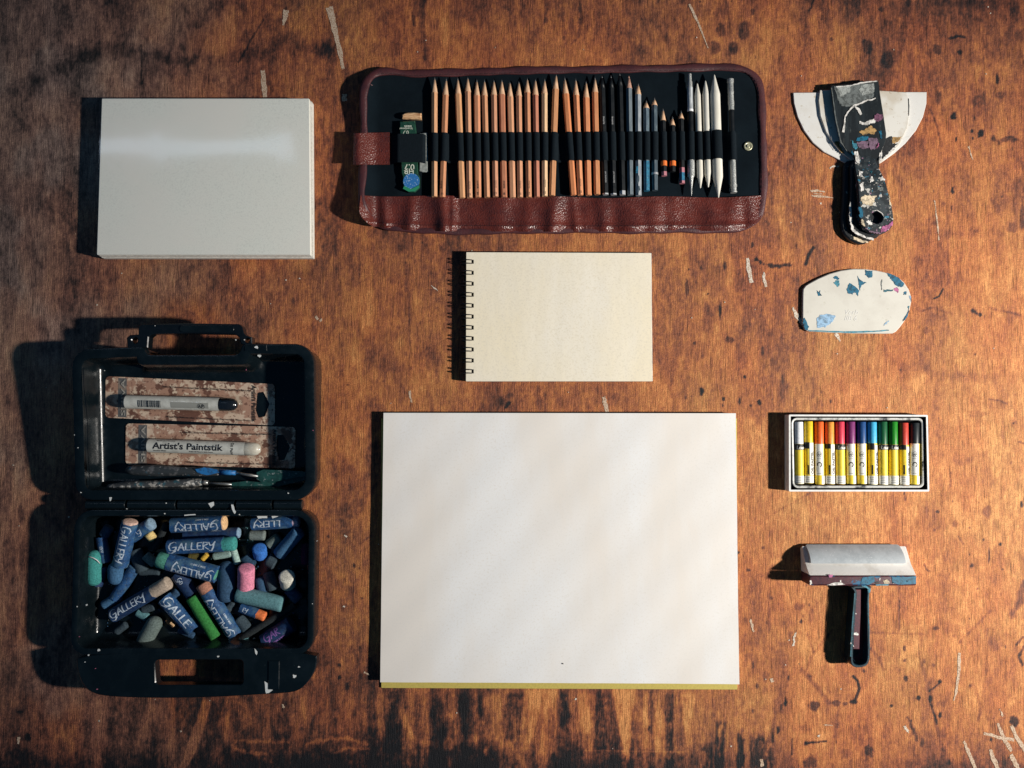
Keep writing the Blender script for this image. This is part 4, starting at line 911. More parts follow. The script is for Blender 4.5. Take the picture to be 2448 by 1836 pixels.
def tray(corners, profile, k=7):
    rings = []
    for d, zf in profile:
        q = fillet(inset_corners(corners, d) if d else corners, k)
        rings.append([(x, y, zf(x, y)) for x, y in q])
    return loft(rings)
rel = lambda dz: (lambda x, y: zr(x, y) + dz)
absz = lambda z: (lambda x, y: z)
v, f = tray(LID, [(.006, absz(.001)), (.003, absz(.004)), (.0015, rel(-.012)), (.0, rel(-.0105)), (.0, rel(-.002)), (.0006, rel(-.0006)), (.002, rel(0)), (.0095, rel(0)), (.0112, rel(-.0006)), (.0120, rel(-.0025)), (.0140, rel(-.022)), (.0155, rel(-.0275)), (.0185, rel(-.0310)), (.0230, rel(-.0325)), (.026, rel(-.033))])
lid = obj('lid', v, f, plas, kit, .6)
zfl = lambda px, py: zr(0, W(px, py, .02).y) - .033        # lid floor
# low rib inside the lid floor along the left wall
yb0_ = W(460, 1218, .040).y; yb1_ = W(460, 1566, .040).y
BASE = [(XL, yb1_, .018), (XR, yb1_, .020), (XR, yb0_, .024), (XL, yb0_, .022)]
zb = lambda dz: (lambda x, y: .040 + dz)
v, f = tray(BASE, [(.006, absz(.001)), (.003, absz(.004)), (.0015, zb(-.012)), (.0, zb(-.0105)), (.0, zb(-.002)), (.0006, zb(-.0006)), (.002, zb(0)), (.0055, zb(0)), (.0070, zb(-.0006)), (.0078, zb(-.0025)), (.0100, zb(-.026)), (.0115, zb(-.031)), (.0145, zb(-.0345)), (.019, zb(-.036)), (.023, zb(-.0362))])
base = obj('base', v, f, plas, kit, .6)
# front lip of the base with the grip slot
fl = [(181, 1558), (756, 1556), (757, 1590), (745, 1618), (730, 1638), (712, 1652), (690, 1657), (620, 1661), (500, 1668), (370, 1670), (250, 1666), (212, 1655), (196, 1636), (184, 1606)]
fo = [tuple(W(p[0], p[1], .041)[:2]) for p in fl]
slot = fillet([(W(a, b_, .041).x, W(a, b_, .041).y, .004) for a, b_ in [(369, 1578), (580, 1578), (580, 1638), (372, 1638)]], 4)
fo = smooth_poly(fo, 2)
v, f = slab_holes(fo, [slot], .028, .0403, .0010); obj('front_lip', v, f, plas, base, .5)
v, f = slab(fillet([(XL + .02, W(200, 1625, 0).y, .006), (XR - .02, W(200, 1625, 0).y, .006), (XR - .02, yb1_ + .006, .004), (xn1 + .006, yb1_ + .006, .002), (xn1 + .006, yb1_ - .002, .002), (xn0 - .0, yb1_ - .002, .002), (xn0 - .0, yb1_ + .006, .002), (XL + .02, yb1_ + .006, .004)], 3), .001, .0215, .001)
# handle: bar with two hinged feet, in the notch of the lid
def hz(x, y): return zr(x, y) - .001
hb = [(332, 800), (332, 779), (342, 775), (460, 773.5), (572, 775), (580, 781), (584, 797), (590, 803), (603, 806), (604, 822), (590, 828), (577, 822), (572, 806), (562, 799), (460, 797), (366, 799), (357, 806), (355, 832), (306, 832), (304, 808), (312, 801)]
ho = [tuple(W(p[0], p[1], .053)[:2]) for p in hb]
hole = [tuple((W(324, 814, .053) + Vector((math.cos(a) * .0032, math.sin(a) * .0035, 0)))[:2]) for a in [2 * math.pi * k / 14 for k in range(14)]]
hole2 = [tuple((W(592, 814, .053) + Vector((math.cos(a) * .0026, math.sin(a) * .0028, 0)))[:2]) for a in [2 * math.pi * k / 12 for k in range(12)]]
v, f = slab_holes(ho, [hole, hole2], .043, .055, .001); hd = obj('handle', v, f, plas2, kit, .5)
v, f = slab(fillet([(W(a, b_, .055).x, W(a, b_, .055).y, .003) for a, b_ in [(430, 778), (560, 778), (560, 794), (430, 794)]], 3), .0551, .0562, .0004); obj('grip_pad', v, f, plas, hd, .5)
# hinge
for a, b_ in [(205, 300), (305, 420), (425, 560), (565, 650), (655, 722)]:
    A = W(a, 1207, .036); Bq = W(b_, 1207, .036); obj('hinge_barrel', *rod((A.x, A.y, .033), (Bq.x, A.y, .033), [(0, .0052), (.0005, .0058), ((Bq - A).length - .0005, .0058), ((Bq - A).length, .0052)], 14), plas, kit, .7)
for y, h in [(1200, .030), (1214, .032)]:
    A = W(230, y, h); Bq = W(712, y, h); v, f = box((A.x, A.y - .0035, .012), (Bq.x, A.y + .0035, h), .001); obj('hinge_strip', v, f, plas2, kit, .5)
# latch block on the lip
v, f = box((W(640, 1600, .042).x, W(640, 1650, .042).y, .0397), (W(668, 1600, .042).x, W(640, 1580, .042).y, .0415), .001); obj('latch', v, f, plas, base, .5)
v, f = box((W(585, 826, .054).x, W(640, 840, .054).y, .0525), (W(640, 826, .054).x, W(640, 824, .054).y, .0562), .001); obj('latch', v, f, plas, lid, .5)
fleckw = M('white_paint', (.72, .74, .72), .6, mix=[(1500, (.5, .52, .5), .5, .62)])
def fleck(c, pts, z, m=fleckw, par=kit): patch(par, [K(c, *p) for p in pts], z, m, 'paint_fleck', .0003, .0003, 2)
for c, x, y, s, z in [(C3, 1478, 350, 16, .0566), (C3, 1500, 415, 15, .050), (C3, 1430, 420, 8, .050), (C3, 1400, 525, 6, .030), (C3, 1392, 345, 5, .055), (C3, 1320, 295, 6, .0555), (C3, 705, 188, 4, .0556), (C3, 1900, 960, 5, .046), (C3, 1910, 985, 4, .046), (C3, 320, 530, 4, .030), (C3, 140, 830, 14, .046), (C3, 118, 1118, 6, .044), (C3, 140, 1460, 6, .040), (C3, 1720, 1465, 6, .040), (C3, 90, 1020, 4, .045), (C3, 490, 1585, 5, .0388),
  (C4, 110, 862, 5, .0405), (C4, 182, 850, 8, .0405), (C4, 275, 1195, 11, .0405), (C4, 198, 1232, 8, .0405), (C4, 170, 1285, 5, .0405), (C4, 262, 1492, 5, .0405), (C4, 1768, 1392, 18, .0405), (C4, 1803, 1322, 9, .0405), (C4, 1905, 840, 4, .0405), (C4, 1940, 360, 4, .0405), (C4, 128, 1092, 4, .0405), (C4, 250, 1335, 4, .0405), (C4, 790, 72, 5, .0388), (C4, 778, 152, 6, .0405), (C4, 1350, 160, 6, .0405), (C4, 490, 118, 4, .0388), (C4, 1186, 1241, 10, .0405), (C4, 1340, 1160, 9, .012), (C4, 988, 1155, 7, .012), (C4, 900, 1140, 8, .012)]:
    n = random.randint(5, 8); pts = [(x + s * random.uniform(.6, 1.2) * math.cos(2 * math.pi * i / n), y + s * random.uniform(.5, 1.0) * math.sin(2 * math.pi * i / n)) for i in range(n)]
    fleck(C3 if c is C3 else C4, pts, z, fleckw if random.random() < .85 else M('pink_paint', (.5, .15, .25), .6))
for pts, z in [([(1540, 1430), (1560, 1445), (1575, 1470), (1600, 1465), (1600, 1500), (1570, 1520), (1550, 1525), (1545, 1490)], .0405), ([(1110, 75), (1150, 62), (1155, 90), (1130, 110)], .0388), ([(1285, 85), (1300, 85), (1312, 125), (1322, 140), (1310, 155), (1290, 120)], .0405), ([(925, 160), (1010, 155), (1015, 165), (930, 170)], .0405), ([(355, 30), (375, 28), (368, 55), (360, 58)], .0388), ([(1465, 1180), (1485, 1205), (1480, 1230), (1468, 1220)], .0405), ([(1480, 160), (1555, 150), (1560, 185), (1490, 192)], .0345), ([(1590, 165), (1680, 150), (1640, 175), (1600, 190)], .0345)]:
    fleck(C4, pts, z)
patch(kit, ribbon_px([K(C3, 160, 512), K(C3, 176, 780), K(C3, 190, 1100), K(C3, 207, 1435)], [1.2, 1.6, 1.2, 1.5]), lambda x, y: zr(0, W(x, y, .045).y) + .0001, plas2, 'rim_highlight', .0001, .0002, 2)  # added gloss strip standing in for the highlight along the rim

# ---------------------------------------------------------------- blister packs in the lid
card_m = M('marbled_card', (.38, .22, .155), .6, mix=[(55, (.58, .44, .33), .50, .55), (48, (.14, .065, .045), .53, .57), (110, (.62, .49, .37), .56, .60), (300, (.17, .085, .06), .57, .63)])
tan_m = M('tan_card', (.50, .34, .24), .6, mix=[(140, (.40, .25, .17), .45, .62)])
band_m = M('grey_band', (.11, .11, .11), .6, mix=[(90, (.26, .20, .16), .5, .66)])
prt = M('grey_print', (.36, .34, .30), .6); dk = M('black_print', (.012, .012, .014), .6)
stickw = M('white_label', (.74, .72, .65), .5, mix=[(120, (.60, .58, .52), .45, .65)]); capb = M('black_cap', (.010, .011, .013), .22, spec=.6); capw = M('frosted_cap', (.70, .66, .56), .3, mix=[(200, (.6, .54, .44), .4, .6)])
blist = film('blister_film', .06, (.95, .96, .96), .07)
def pack(corner, holepx, bandx, stick, label, cap, front):
    zo = .0012
    P = [WW(K(C3, *p), zfl(*K(C3, *p)) + zo) for p in corner]
    cen_ = sum((p for p in P), Vector()) / 4
    t = thing('blister_pack', label, 'blister pack', (cen_.x, cen_.y, cen_.z - .001))
    zz = lambda x, y: zr(x, y) - .033 + .0006
    ol = fillet([(p.x, p.y, .0045) for p in P], 4)
    hl = fillet([(WW(K(C3, *p), zfl(*K(C3, *p)) + zo).x, WW(K(C3, *p), zfl(*K(C3, *p)) + zo).y, .0012) for p in holepx], 2)
    v, f = slab_holes(ol, [hl], zz, lambda x, y: zz(x, y) + .0007); cd_ = obj('card', v, f, card_m, t)
    def pz(q, e=0): return WW(q, zfl(*q) + zo + e)
    d_ = (P[1] - P[0]).normalized(); l_ = Vector((0, 0, 1)).cross(d_).normalized()
    def card_pt(u, v): return P[0].lerp(P[1], u).lerp(P[3].lerp(P[2], u), v)
    def cquad(u0, u1, v0, v1, m, nm, e):
        q = [card_pt(u0, v0), card_pt(u1, v0), card_pt(u1, v1), card_pt(u0, v1)]
        v, f = slab([(a.x, a.y) for a in q], lambda x, y: zz(x, y) + .00075, lambda x, y: zz(x, y) + .00075 + e, 0); obj(nm, v, f, m, cd_)
    # printed band with the brand letters running up the left end
    cquad(.075, .125, .03, .97, band_m, 'printed_band', .0001)
    v2, f2 = text2d('SHIVA', .0070, .01)
    wv = max(a for a, b_ in v2); p0 = card_pt(.118, .94); p1 = card_pt(.118, .05); sc_ = (p1 - p0).length / wv
    v2 = [(a * sc_, b_) for a, b_ in v2]; obj('lettering', *on_flat(v2, f2, p0 + Vector((0, 0, .0009)), p1 + Vector((0, 0, .0009)), .0002), prt, cd_)
    for uu, vv, s, sz, bold in [(.34, .21, 'Solid Oil Colour in Convenient Stick Form For Drawing, Painting, Stenciling & Fabric Art', .0031, .012), (.36, .93, 'Wipe Tip Before Use  Water Resistant, Permanent  Non-Toxic', .0030, .012)]:
        v2, f2 = text2d(s, sz, bold); wv = max(a for a, b_ in v2); a0 = card_pt(uu, vv); a1 = card_pt(.86, vv); k_ = (a1 - a0).length / wv
        obj('lettering', *on_flat([(a * k_, b_) for a, b_ in v2], f2, a0 + Vector((0, 0, .0008)), a1 + Vector((0, 0, .0008)), .0002), dk, cd_)
    v2, f2 = text2d("Artist's Paintstik", .0062, .03); wv = max(a for a, b_ in v2); a0 = card_pt(.868, .06); a1 = card_pt(.868, .94); k_ = (a1 - a0).length / wv
    obj('lettering', *on_flat([(a * k_, b_) for a, b_ in v2], f2, a0 + Vector((0, 0, .0008)), a1 + Vector((0, 0, .0008)), .0002), dk, cd_)
    # the paint stick
    r = .0078; a, b_, c_ = [K(C3, *p) for p in stick]
    za = zfl(*a) + .0016 + r; A = W(a[0], a[1], za); C_ = W(c_[0], c_[1], zfl(*c_) + .0016 + r); Bm = A.lerp(C_, (b_[0] - a[0]) / (c_[0] - a[0])); L1 = (Bm - A).length; L2 = (C_ - A).length
    st_ = obj('paint_stick', *rod(A, C_, [(0, r * .94), (.0006, r), (L1, r)], 20), stickw, t, .6)
    obj('cap', *rod(A, C_, [(L1, r * .98), (L1 + .0003, r * 1.0), (L1 + (L2 - L1) * .55, r * .98), (L1 + (L2 - L1) * .8, r * .84), (L1 + (L2 - L1) * .95, r * .5), (L2, r * .12)], 20), cap, st_, .8)
    if front:
        v2, f2 = text2d("Artist's Paintstik", .0105, .028, fine=True); wv = max(x for x, y in v2); k_ = (L1 * .72) / wv
        obj('lettering', *on_rod([(x * k_, y) for x, y in v2], f2, A, C_, L1 * .07, r, -.0028), dk, st_)
        for s, s0, v0, sz in [('Titanium White', .07, -.0062, .0024), ('Solid Oil Paint In Stick Form', .44, -.0062, .0024), ('ARTIST OIL PAINTSTIK', .1, .0066, .0021)]:
            v2, f2 = text2d(s, sz, .02, fine=True); obj('lettering', *on_rod(v2, f2, A, C_, L1 * s0, r, v0), dk, st_)
        v2, f2 = text2d('Oil Paint', .0046, .02, 'CENTER', fine=True); v2 = [(b2, -a2) for a2, b2 in v2]; obj('lettering', *on_rod(v2, f2, A, C_, L1 * .865, r, -.0005), dk, st_)
    else:
        bb = B(); u = .010
        while u < .036:                                   # barcode
            wb = random.choice([.0003, .0005, .0008]); bb.add(on_rod([(u + L1 * .06 + k2 * wb, -.0062 + .0012 * j2) for j2 in range(8) for k2 in (0, 1)], [(2 * j2, 2 * j2 + 1, 2 * j2 + 3, 2 * j2 + 2) for j2 in range(7)], A, C_, 0, r + .0001, 0)); u += wb + random.choice([.0004, .0006, .0009])
        bb.build('barcode', dk, st_)
        gq = M('grey_panel', (.36, .35, .31), .5); v2 = [(L1 * .50 + i * L1 * .40 / 8, -.0060 + j * .0014) for j in range(6) for i in range(9)]; f2 = [(j * 9 + i, j * 9 + i + 1, j * 9 + i + 10, j * 9 + i + 9) for j in range(5) for i in range(8)]
        obj('label_panel', *on_rod(v2, f2, A, C_, 0, r, 0), gq, st_)
        v2, f2 = text2d('AP', .0056, .03, 'CENTER', fine=True); obj('lettering', *on_rod(v2, f2, A, C_, L1 * .82, r + .0001, -.0052), dk, st_)
        v2 = [(.0044 * math.cos(2 * math.pi * i / 20) * k, .0034 * math.sin(2 * math.pi * i / 20) * k) for k in (1, .88) for i in range(20)]; f2 = [(i, (i + 1) % 20, 20 + (i + 1) % 20, 20 + i) for i in range(20)]
        obj('seal_ring', *on_rod(v2, f2, A, C_, L1 * .82, r + .0001, -.0034), dk, st_)
    # clear blister over it
    ext = .004; A2 = A - (C_ - A).normalized() * ext; C2_ = C_ + (C_ - A).normalized() * ext; d, n, l = frame(A2, C2_); L3 = (C2_ - A2).length; rings = []
    for s, k_ in [(0, .55), (.001, .85), (.004, 1.0), (L3 - .007, 1.0), (L3 - .003, .86), (L3 - .0008, .6), (L3, .35)]:
        rings.append([tuple(A2 + d * s + n * (-r + .0004 + (r * 2 + .0012) * k_ * math.sin(math.pi * j / 14)) + l * (-(r + .0028) * (.5 + .5 * k_) * math.cos(math.pi * j / 14))) for j in range(15)])
    obj('blister', *loft(rings, True, True, False), blist, t, True)
pack([(328, 572), (1618, 632), (1618, 948), (325, 888)], [(1482, 700), (1530, 690), (1578, 785), (1542, 880), (1490, 890), (1470, 830)], .1, [(485, 768), (1200, 795), (1335, 790)], 'upper blister pack holding a black capped paint stick with barcode', capb, False)
pack([(482, 932), (1776, 960), (1772, 1276), (478, 1244)], [(1635, 1020), (1682, 1020), (1735, 1110), (1692, 1210), (1650, 1215), (1630, 1130)], .1, [(655, 1102), (1395, 1122), (1512, 1130)], "lower blister pack with white Artist's Paintstik", capw, True)

# ---------------------------------------------------------------- palette knives
hdl1 = M('painty_handle', (.030, .036, .040), .6, mix=[(90, (.12, .12, .125), .52, .62), (110, (.02, .12, .19), .60, .66), (240, (.36, .34, .34), .63, .68)])
hdl2 = M('painty_handle_grey', (.05, .055, .06), .6, mix=[(120, (.36, .34, .31), .52, .58), (90, (.03, .10, .13), .60, .66), (200, (.58, .56, .53), .58, .63)])
bluep = M('bright_blue_paint', (.02, .16, .42), .5, mix=[(300, (.02, .08, .2), .45, .6)]); steel = M('painty_steel', (.22, .23, .23), .35, metal=.7, mix=[(200, (.5, .48, .44), .55, .6)])
gblade = M('green_painted_blade', (.018, .075, .068), .35, mix=[(120, (.012, .045, .042), .45, .6), (300, (.20, .24, .24), .60, .68)])
def knife(hpts, ferr, shaft, blade, hm, label, zb_, r):
    H = [K(C3, *p) for p in hpts]; t = thing('palette_knife', label, 'palette knife', W(H[0][0], H[0][1], .006), 'palette knives in the case lid')
    def Z(p, e): return W(p[0], p[1], zfl(*p) + e)
    A, Bq = Z(H[0], zb_), Z(H[1], zb_); L_ = (Bq - A).length
    obj('handle', *rod(A, Bq, [(0, r * .3), (.002, r * .7), (.010, r), (L_ * .35, r * 1.15), (L_ * .6, r * .85), (L_ * .85, r * .95), (L_ - .002, r * .75), (L_, r * .6)], 14), hm, t, True)
    F0, F1 = [Z(K(C3, *p), zb_) for p in ferr]; obj('ferrule', *rod(F0, F1, [(0, r * .62), ((F1 - F0).length, r * .45)], 12), bluep if 'upper' in label else steel, t, True)
    S = [Z(K(C3, *p), zb_ - .0003 * i) for i, p in enumerate(shaft)]; obj('shaft', *tube(S, .0016, 8), steel, t, True)
    pl = [Z(K(C3, *p), zb_ - .001) for p in blade]; zm = lambda x, y: zr(x, y) - .033 + zb_ - .001
    v, f = slab([(p.x, p.y) for p in pl], zm, lambda x, y: zm(x, y) + .0008, .0002); obj('blade', v, f, gblade, t)
    return t
knife([(335, 1425), (1065, 1380)], [(1060, 1380), (1110, 1385)], [(1110, 1385), (1200, 1392), (1290, 1398)], [(1285, 1385), (1400, 1372), (1500, 1380), (1700, 1352), (1878, 1332), (1880, 1358), (1700, 1402), (1520, 1445), (1440, 1448), (1340, 1425), (1285, 1408)], hdl2, 'lower palette knife with white spattered handle in the case lid', .0105, .0056)
k1 = knife([(480, 1288), (1195, 1302)], [(1195, 1302), (1320, 1310)], [(1320, 1310), (1410, 1325), (1490, 1335)], [(1480, 1305), (1530, 1285), (1700, 1290), (1860, 1300), (1888, 1315), (1870, 1335), (1760, 1352), (1600, 1380), (1520, 1385), (1480, 1355)], hdl1, 'upper palette knife with blue ferrule and green painted blade', .0135, .0058)
z_ = lambda x, y: zfl(x, y) + .0195
patch(k1, [K(C3, *p) for p in [(1010, 1280), (1080, 1268), (1180, 1285), (1195, 1310), (1100, 1325), (1030, 1310)]], z_, bluep, 'paint_patch', .0004, .0004)

# ---------------------------------------------------------------- soft pastels heaped in the base
wrapb = M('blue_wrapper', (.018, .085, .23), .65, mix=[(260, (.010, .045, .125), .42, .60), (80, (.07, .15, .22), .50, .68), (600, (.17, .25, .31), .60, .70)])
wrapd = M('dark_blue_wrapper', (.012, .042, .12), .6, mix=[(260, (.008, .022, .07), .42, .60), (95, (.05, .09, .13), .55, .72), (900, (.11, .15, .2), .62, .72)])
lets = M('pale_lettering', (.58, .66, .74), .6, mix=[(700, (.16, .24, .36), .50, .62)]); letp = M('purple_lettering', (.25, .12, .38), .6)
def chalk(name, c):
    c = tuple(min(.85, k * 1.2) for k in c); return M('chalk_' + name, c, .92, spec=.2, mix=[(500, tuple(k * .62 for k in c), .42, .62), (1300, tuple(min(1, k * 1.35 + .02) for k in c), .56, .68)], bump=(900, .0004, 'noise'))
CH = {k: chalk(k, c) for k, c in {'teal': (.05, .26, .24), 'slate': (.05, .13, .24), 'pinkbeige': (.62, .42, .34), 'greyblue': (.20, .30, .40), 'cream': (.66, .48, .20), 'black': (.02, .025, .028), 'peach': (.68, .42, .22), 'seagreen': (.09, .30, .22), 'olive': (.12, .10, .03), 'ochre': (.55, .34, .05), 'paleteal': (.30, .42, .38), 'navy': (.03, .07, .13), 'pink': (.72, .24, .34), 'greyteal': (.10, .22, .24), 'bone': (.58, .56, .48), 'lilac': (.50, .36, .45), 'blue': (.04, .16, .50), 'greyolive': (.16, .19, .18), 'taupe': (.40, .32, .25), 'green': (.035, .19, .045), 'terra': (.40, .19, .13), 'greygreen': (.12, .155, .145), 'orange': (.78, .18, .06), 'brown': (.25, .12, .06), 'plum': (.05, .012, .04), 'dusk': (.04, .06, .075), 'deep': (.02, .05, .09)}.items()}
GRP = 'soft pastels heaped in the case'
def pastel(a, b_, wd_, za, zb_, col, label, wrap=None, text=None, flip=False, wm=wrapb, lm=lets, name='soft_pastel', sub=None, s0=.10, size=None, tip='flat', v0=None):
    """a, b_: ends in the crop of the base; za, zb_: height of each end's centre; wrap = (from, to) as fractions"""
    r = wd_ * .31341 * .0005 / 2 * .965
    A = WW(K(C4, *a), za + r * .5); Bq = WW(K(C4, *b_), zb_ + r * .5); A.z = za; Bq.z = zb_; L_ = (Bq - A).length
    t = thing(name, label, 'pastel', (A.x, A.y, min(za, zb_) - r), GRP)
    e = min(.0014, r * .25)
    prof = [(0, r * .70), (e * .4, r * .90), (e, r * .985)] + [(L_ * k / 8, r * (1 + random.uniform(-.025, .015))) for k in range(1, 8)] + [(L_ - e, r * .985), (L_ - e * .4, r * .90), (L_, r * .70)]
    if tip == 'round': prof = [(0, r * .2), (r * .12, r * .55), (r * .4, r * .85), (r * .9, r)] + [(L_ * .4, r), (L_ * .7, r * 1.01)] + [(L_ - r * .9, r), (L_ - r * .4, r * .85), (L_ - r * .12, r * .55), (L_, r * .2)]
    prof.sort()
    obj('stick', *rod(A, Bq, prof, 18), CH[col], t, .9)
    if wrap:
        w0, w1 = wrap[0] * L_, wrap[1] * L_; rr = r + .00035
        wv, wf = rod(A, Bq, [(w0, r * .97), (w0 + .0001, rr), (w0 + (w1 - w0) * .5, rr * 1.01), (w1 - .0001, rr), (w1, r * .97)], 20); dd_ = (Bq - A).normalized()
        ja = [random.uniform(-.0007, .0004) for _ in range(20)]; jb = [random.uniform(-.0004, .0009) for _ in range(20)]
        wv = [tuple(Vector(p) + dd_ * (ja[q % 20] if q < 40 else (jb[q % 20] if q >= 60 else 0))) for q, p in enumerate(wv)]
        wo_ = obj('wrapper', wv, wf, wm, t, .7)
        if text:
            sz = size or r * 1.05
            v2, f2, wt = strokes2d(text, sz, .15); avail = (w1 - w0) * .86; k_ = min(1.35, avail / wt) if avail < wt or size is None else 1
            v2 = [(x * k_, y) for x, y in v2]
            S = (L_ - w1 if flip else w0) + (w1 - w0) * s0
            vv = (-sz * .42 if not sub else -sz * .12) if v0 is None else v0
            obj('lettering', *on_rod(v2, f2, A, Bq, S, rr * 1.012, vv, flip), lm, wo_)
        if sub:
            v2, f2 = text2d(sub, r * .34, .012, fine=True); S = (L_ - w1 if flip else w0) + (w1 - w0) * (s0 + .18)
            obj('small_print', *on_rod(v2, f2, A, Bq, S, rr * 1.012, -r * .82, flip), lm, wo_)
    return t
P_ = pastel
# lower layer
P_((285, 335), (322, 525), 76, .0115, .0105, 'slate', 'narrow blue wrapped pastel behind the teal stick', (0, 1), 'ERY', s0=.35, size=.0035)
P_((735, 600), (580, 600), 55, .0085, .0085, 'dusk', 'thin dark slate pastel lying flat left of centre')
P_((790, 225), (690, 435), 52, .0150, .0100, 'black', 'thin black pastel slanting below the end of the row')
P_((540, 565), (388, 805), 84, .0110, .0105, 'slate', 'narrow blue wrapped pastel above the taupe tipped one', (0, 1), 'SEMI', s0=.1, sub='SEMI JUMBO', size=.001)
P_((865, 615), (985, 770), 110, .0110, .0105, 'deep', 'blue wrapped pastel half buried at the centre', (0, 1), 'GO', s0=.2, size=.0045, wm=wrapd)
P_((920, 322), (1345, 300), 84, .0125, .0130, 'greyblue', 'blue wrapped pastel with pale end under the top GALLERY pastel', (0, .965), None, wm=wrapd, sub='SEMI JUMBO', flip=True)
P_((1420, 320), (1540, 322), 78, .0105, .0105, 'greyolive', 'short grey green pastel stub near the upper right')
P_((955, 485), (1060, 480), 60, .0100, .0100, 'olive', 'olive pastel fragment under the centre GALLERY pastel')
P_((1058, 505), (1100, 460), 44, .0145, .0145, 'ochre', 'bright yellow pastel chip at the centre')
P_((1145, 480), (1290, 455), 62, .0130, .0150, 'paleteal', 'pale teal crumbled pastel beside the teal tip')
P_((1295, 425), (1330, 540), 52, .0160, .0150, 'paleteal', 'pale crumbled pastel fragment above the pink stick')
P_((1640, 470), (1800, 285), 106, .0110, .0235, 'slate', 'slate pastel with blue end, upper right corner', tip='flat')
P_((1490, 418), (1500, 480), 108, .0215, .0100, 'blue', 'stubby bright blue pastel standing on end')
P_((1555, 505), (1620, 545), 100, .0100, .0105, 'dusk', 'dark crumbled pastel lump at the right')
P_((1850, 375), (1852, 545), 78, .0110, .0110, 'plum', 'dark plum pastel along the right wall')
P_((1360, 1105), (1770, 850), 62, .0090, .0100, 'black', 'long thin black pastel slanting in the lower right')
P_((1330, 950), (1400, 1040), 90, .0085, .0085, 'dusk', 'dark broken pastel beside the terracotta tipped one')
P_((560, 905), (640, 950), 66, .0095, .0095, 'greyteal', 'small grey teal pastel stub below the taupe tipped one')
P_((790, 960), (850, 1010), 46, .0090, .0090, 'brown', 'small brown pastel crumb')
P_((818, 985), (850, 1010), 24, .0150, .0150, 'peach', 'tiny peach pastel crumb')
P_((1440, 1125), (1520, 1160), 58, .0095, .0095, 'taupe', 'short pinkish taupe pastel stub near the lower right')
P_((1235, 905), (1300, 830), 60, .0090, .0090, 'dusk', 'dark pastel fragment under the grey teal stick')
P_((640, 300), (685, 350), 70, .0190, .0140, 'cream', 'small pale yellow pastel end')
# middle layer
P_((225, 436), (225, 708), 118, .0150, .0150, 'teal', 'teal pastel with white thread at the far left', tip='round')
P_((392, 700), (392, 525), 118, .0140, .0150, 'slate', 'slate blue pastel stub below the pink ended one', tip='round')
P_((675, 225), (520, 330), 98, .0210, .0150, 'greyblue', 'blue wrapped pastel with grey blue end', (.16, 1), 'G', flip=True, s0=.45, size=.0075)
P_((502, 208), (425, 548), 116, .0275, .0155, 'pinkbeige', 'blue GALLERY pastel with pinkish beige end pointing up', (.05, 1), 'GALLERY', s0=.04)
P_((825, 245), (1235, 225), 112, .0190, .0215, 'peach', 'blue GALLERY pastel with peach end, lettering upside down', (0, .955), 'GALLERY', flip=True, s0=.06, sub='SEMI JUMBO')
P_((1432, 236), (1800, 212), 94, .0195, .0215, 'lilac', 'blue wrapped pastel with lilac end at the upper right', (.03, .88), 'LLERY', flip=True, s0=.28)
P_((1242, 520), (1232, 838), 134, .0150, .0150, 'navy', 'dark slate blue pastel standing beside the pink one', tip='round')
P_((1390, 568), (1385, 735), 126, .0300, .0140, 'pink', 'pink pastel tilted up with pale chalky end')
P_((1700, 632), (1712, 700), 122, .0270, .0120, 'bone', 'bone white pastel seen on its round end')
P_((1355, 872), (1540, 945), 74, .0115, .0130, 'orange', 'small blue wrapped pastel with orange red end', (0, .66), 'EY', s0=.2, size=.005)
P_((1530, 1140), (1740, 1000), 122, .0130, .0130, 'deep', 'blue pastel with purple lettering in the lower right corner', (0, 1), 'GAR', lm=letp, s0=.12, size=.0085, wm=wrapd, sub='SEMI JUMBO')
P_((712, 950), (585, 1178), 122, .0130, .0120, 'greygreen', 'plain grey green pastel near the front wall', tip='round')
P_((1315, 770), (1672, 852), 122, .0175, .0165, 'greyteal', 'plain grey teal pastel lying under the pink one')
P_((800, 680), (372, 935), 106, .0215, .0130, 'taupe', 'dark blue GALLERY pastel with taupe tip, left of centre', (.28, 1), 'GALLERY', flip=True, s0=.03, wm=wrapd)
P_((762, 800), (985, 1045), 112, .0160, .0120, 'deep', 'bright blue GALLERY pastel without visible stick, lower centre', (0, 1), 'GALLE', s0=.04, sub='SEMI JUMBO')
P_((1050, 690), (1305, 1085), 108, .0185, .0130, 'terra', 'blue pastel with terracotta tip and scuffed white lettering', (.17, 1), 'GALLERY', flip=True, s0=.05, sub='SEMI JUMBO')
P_((972, 792), (1160, 1105), 94, .0160, .0130, 'green', 'bright green bare pastel at the lower centre')
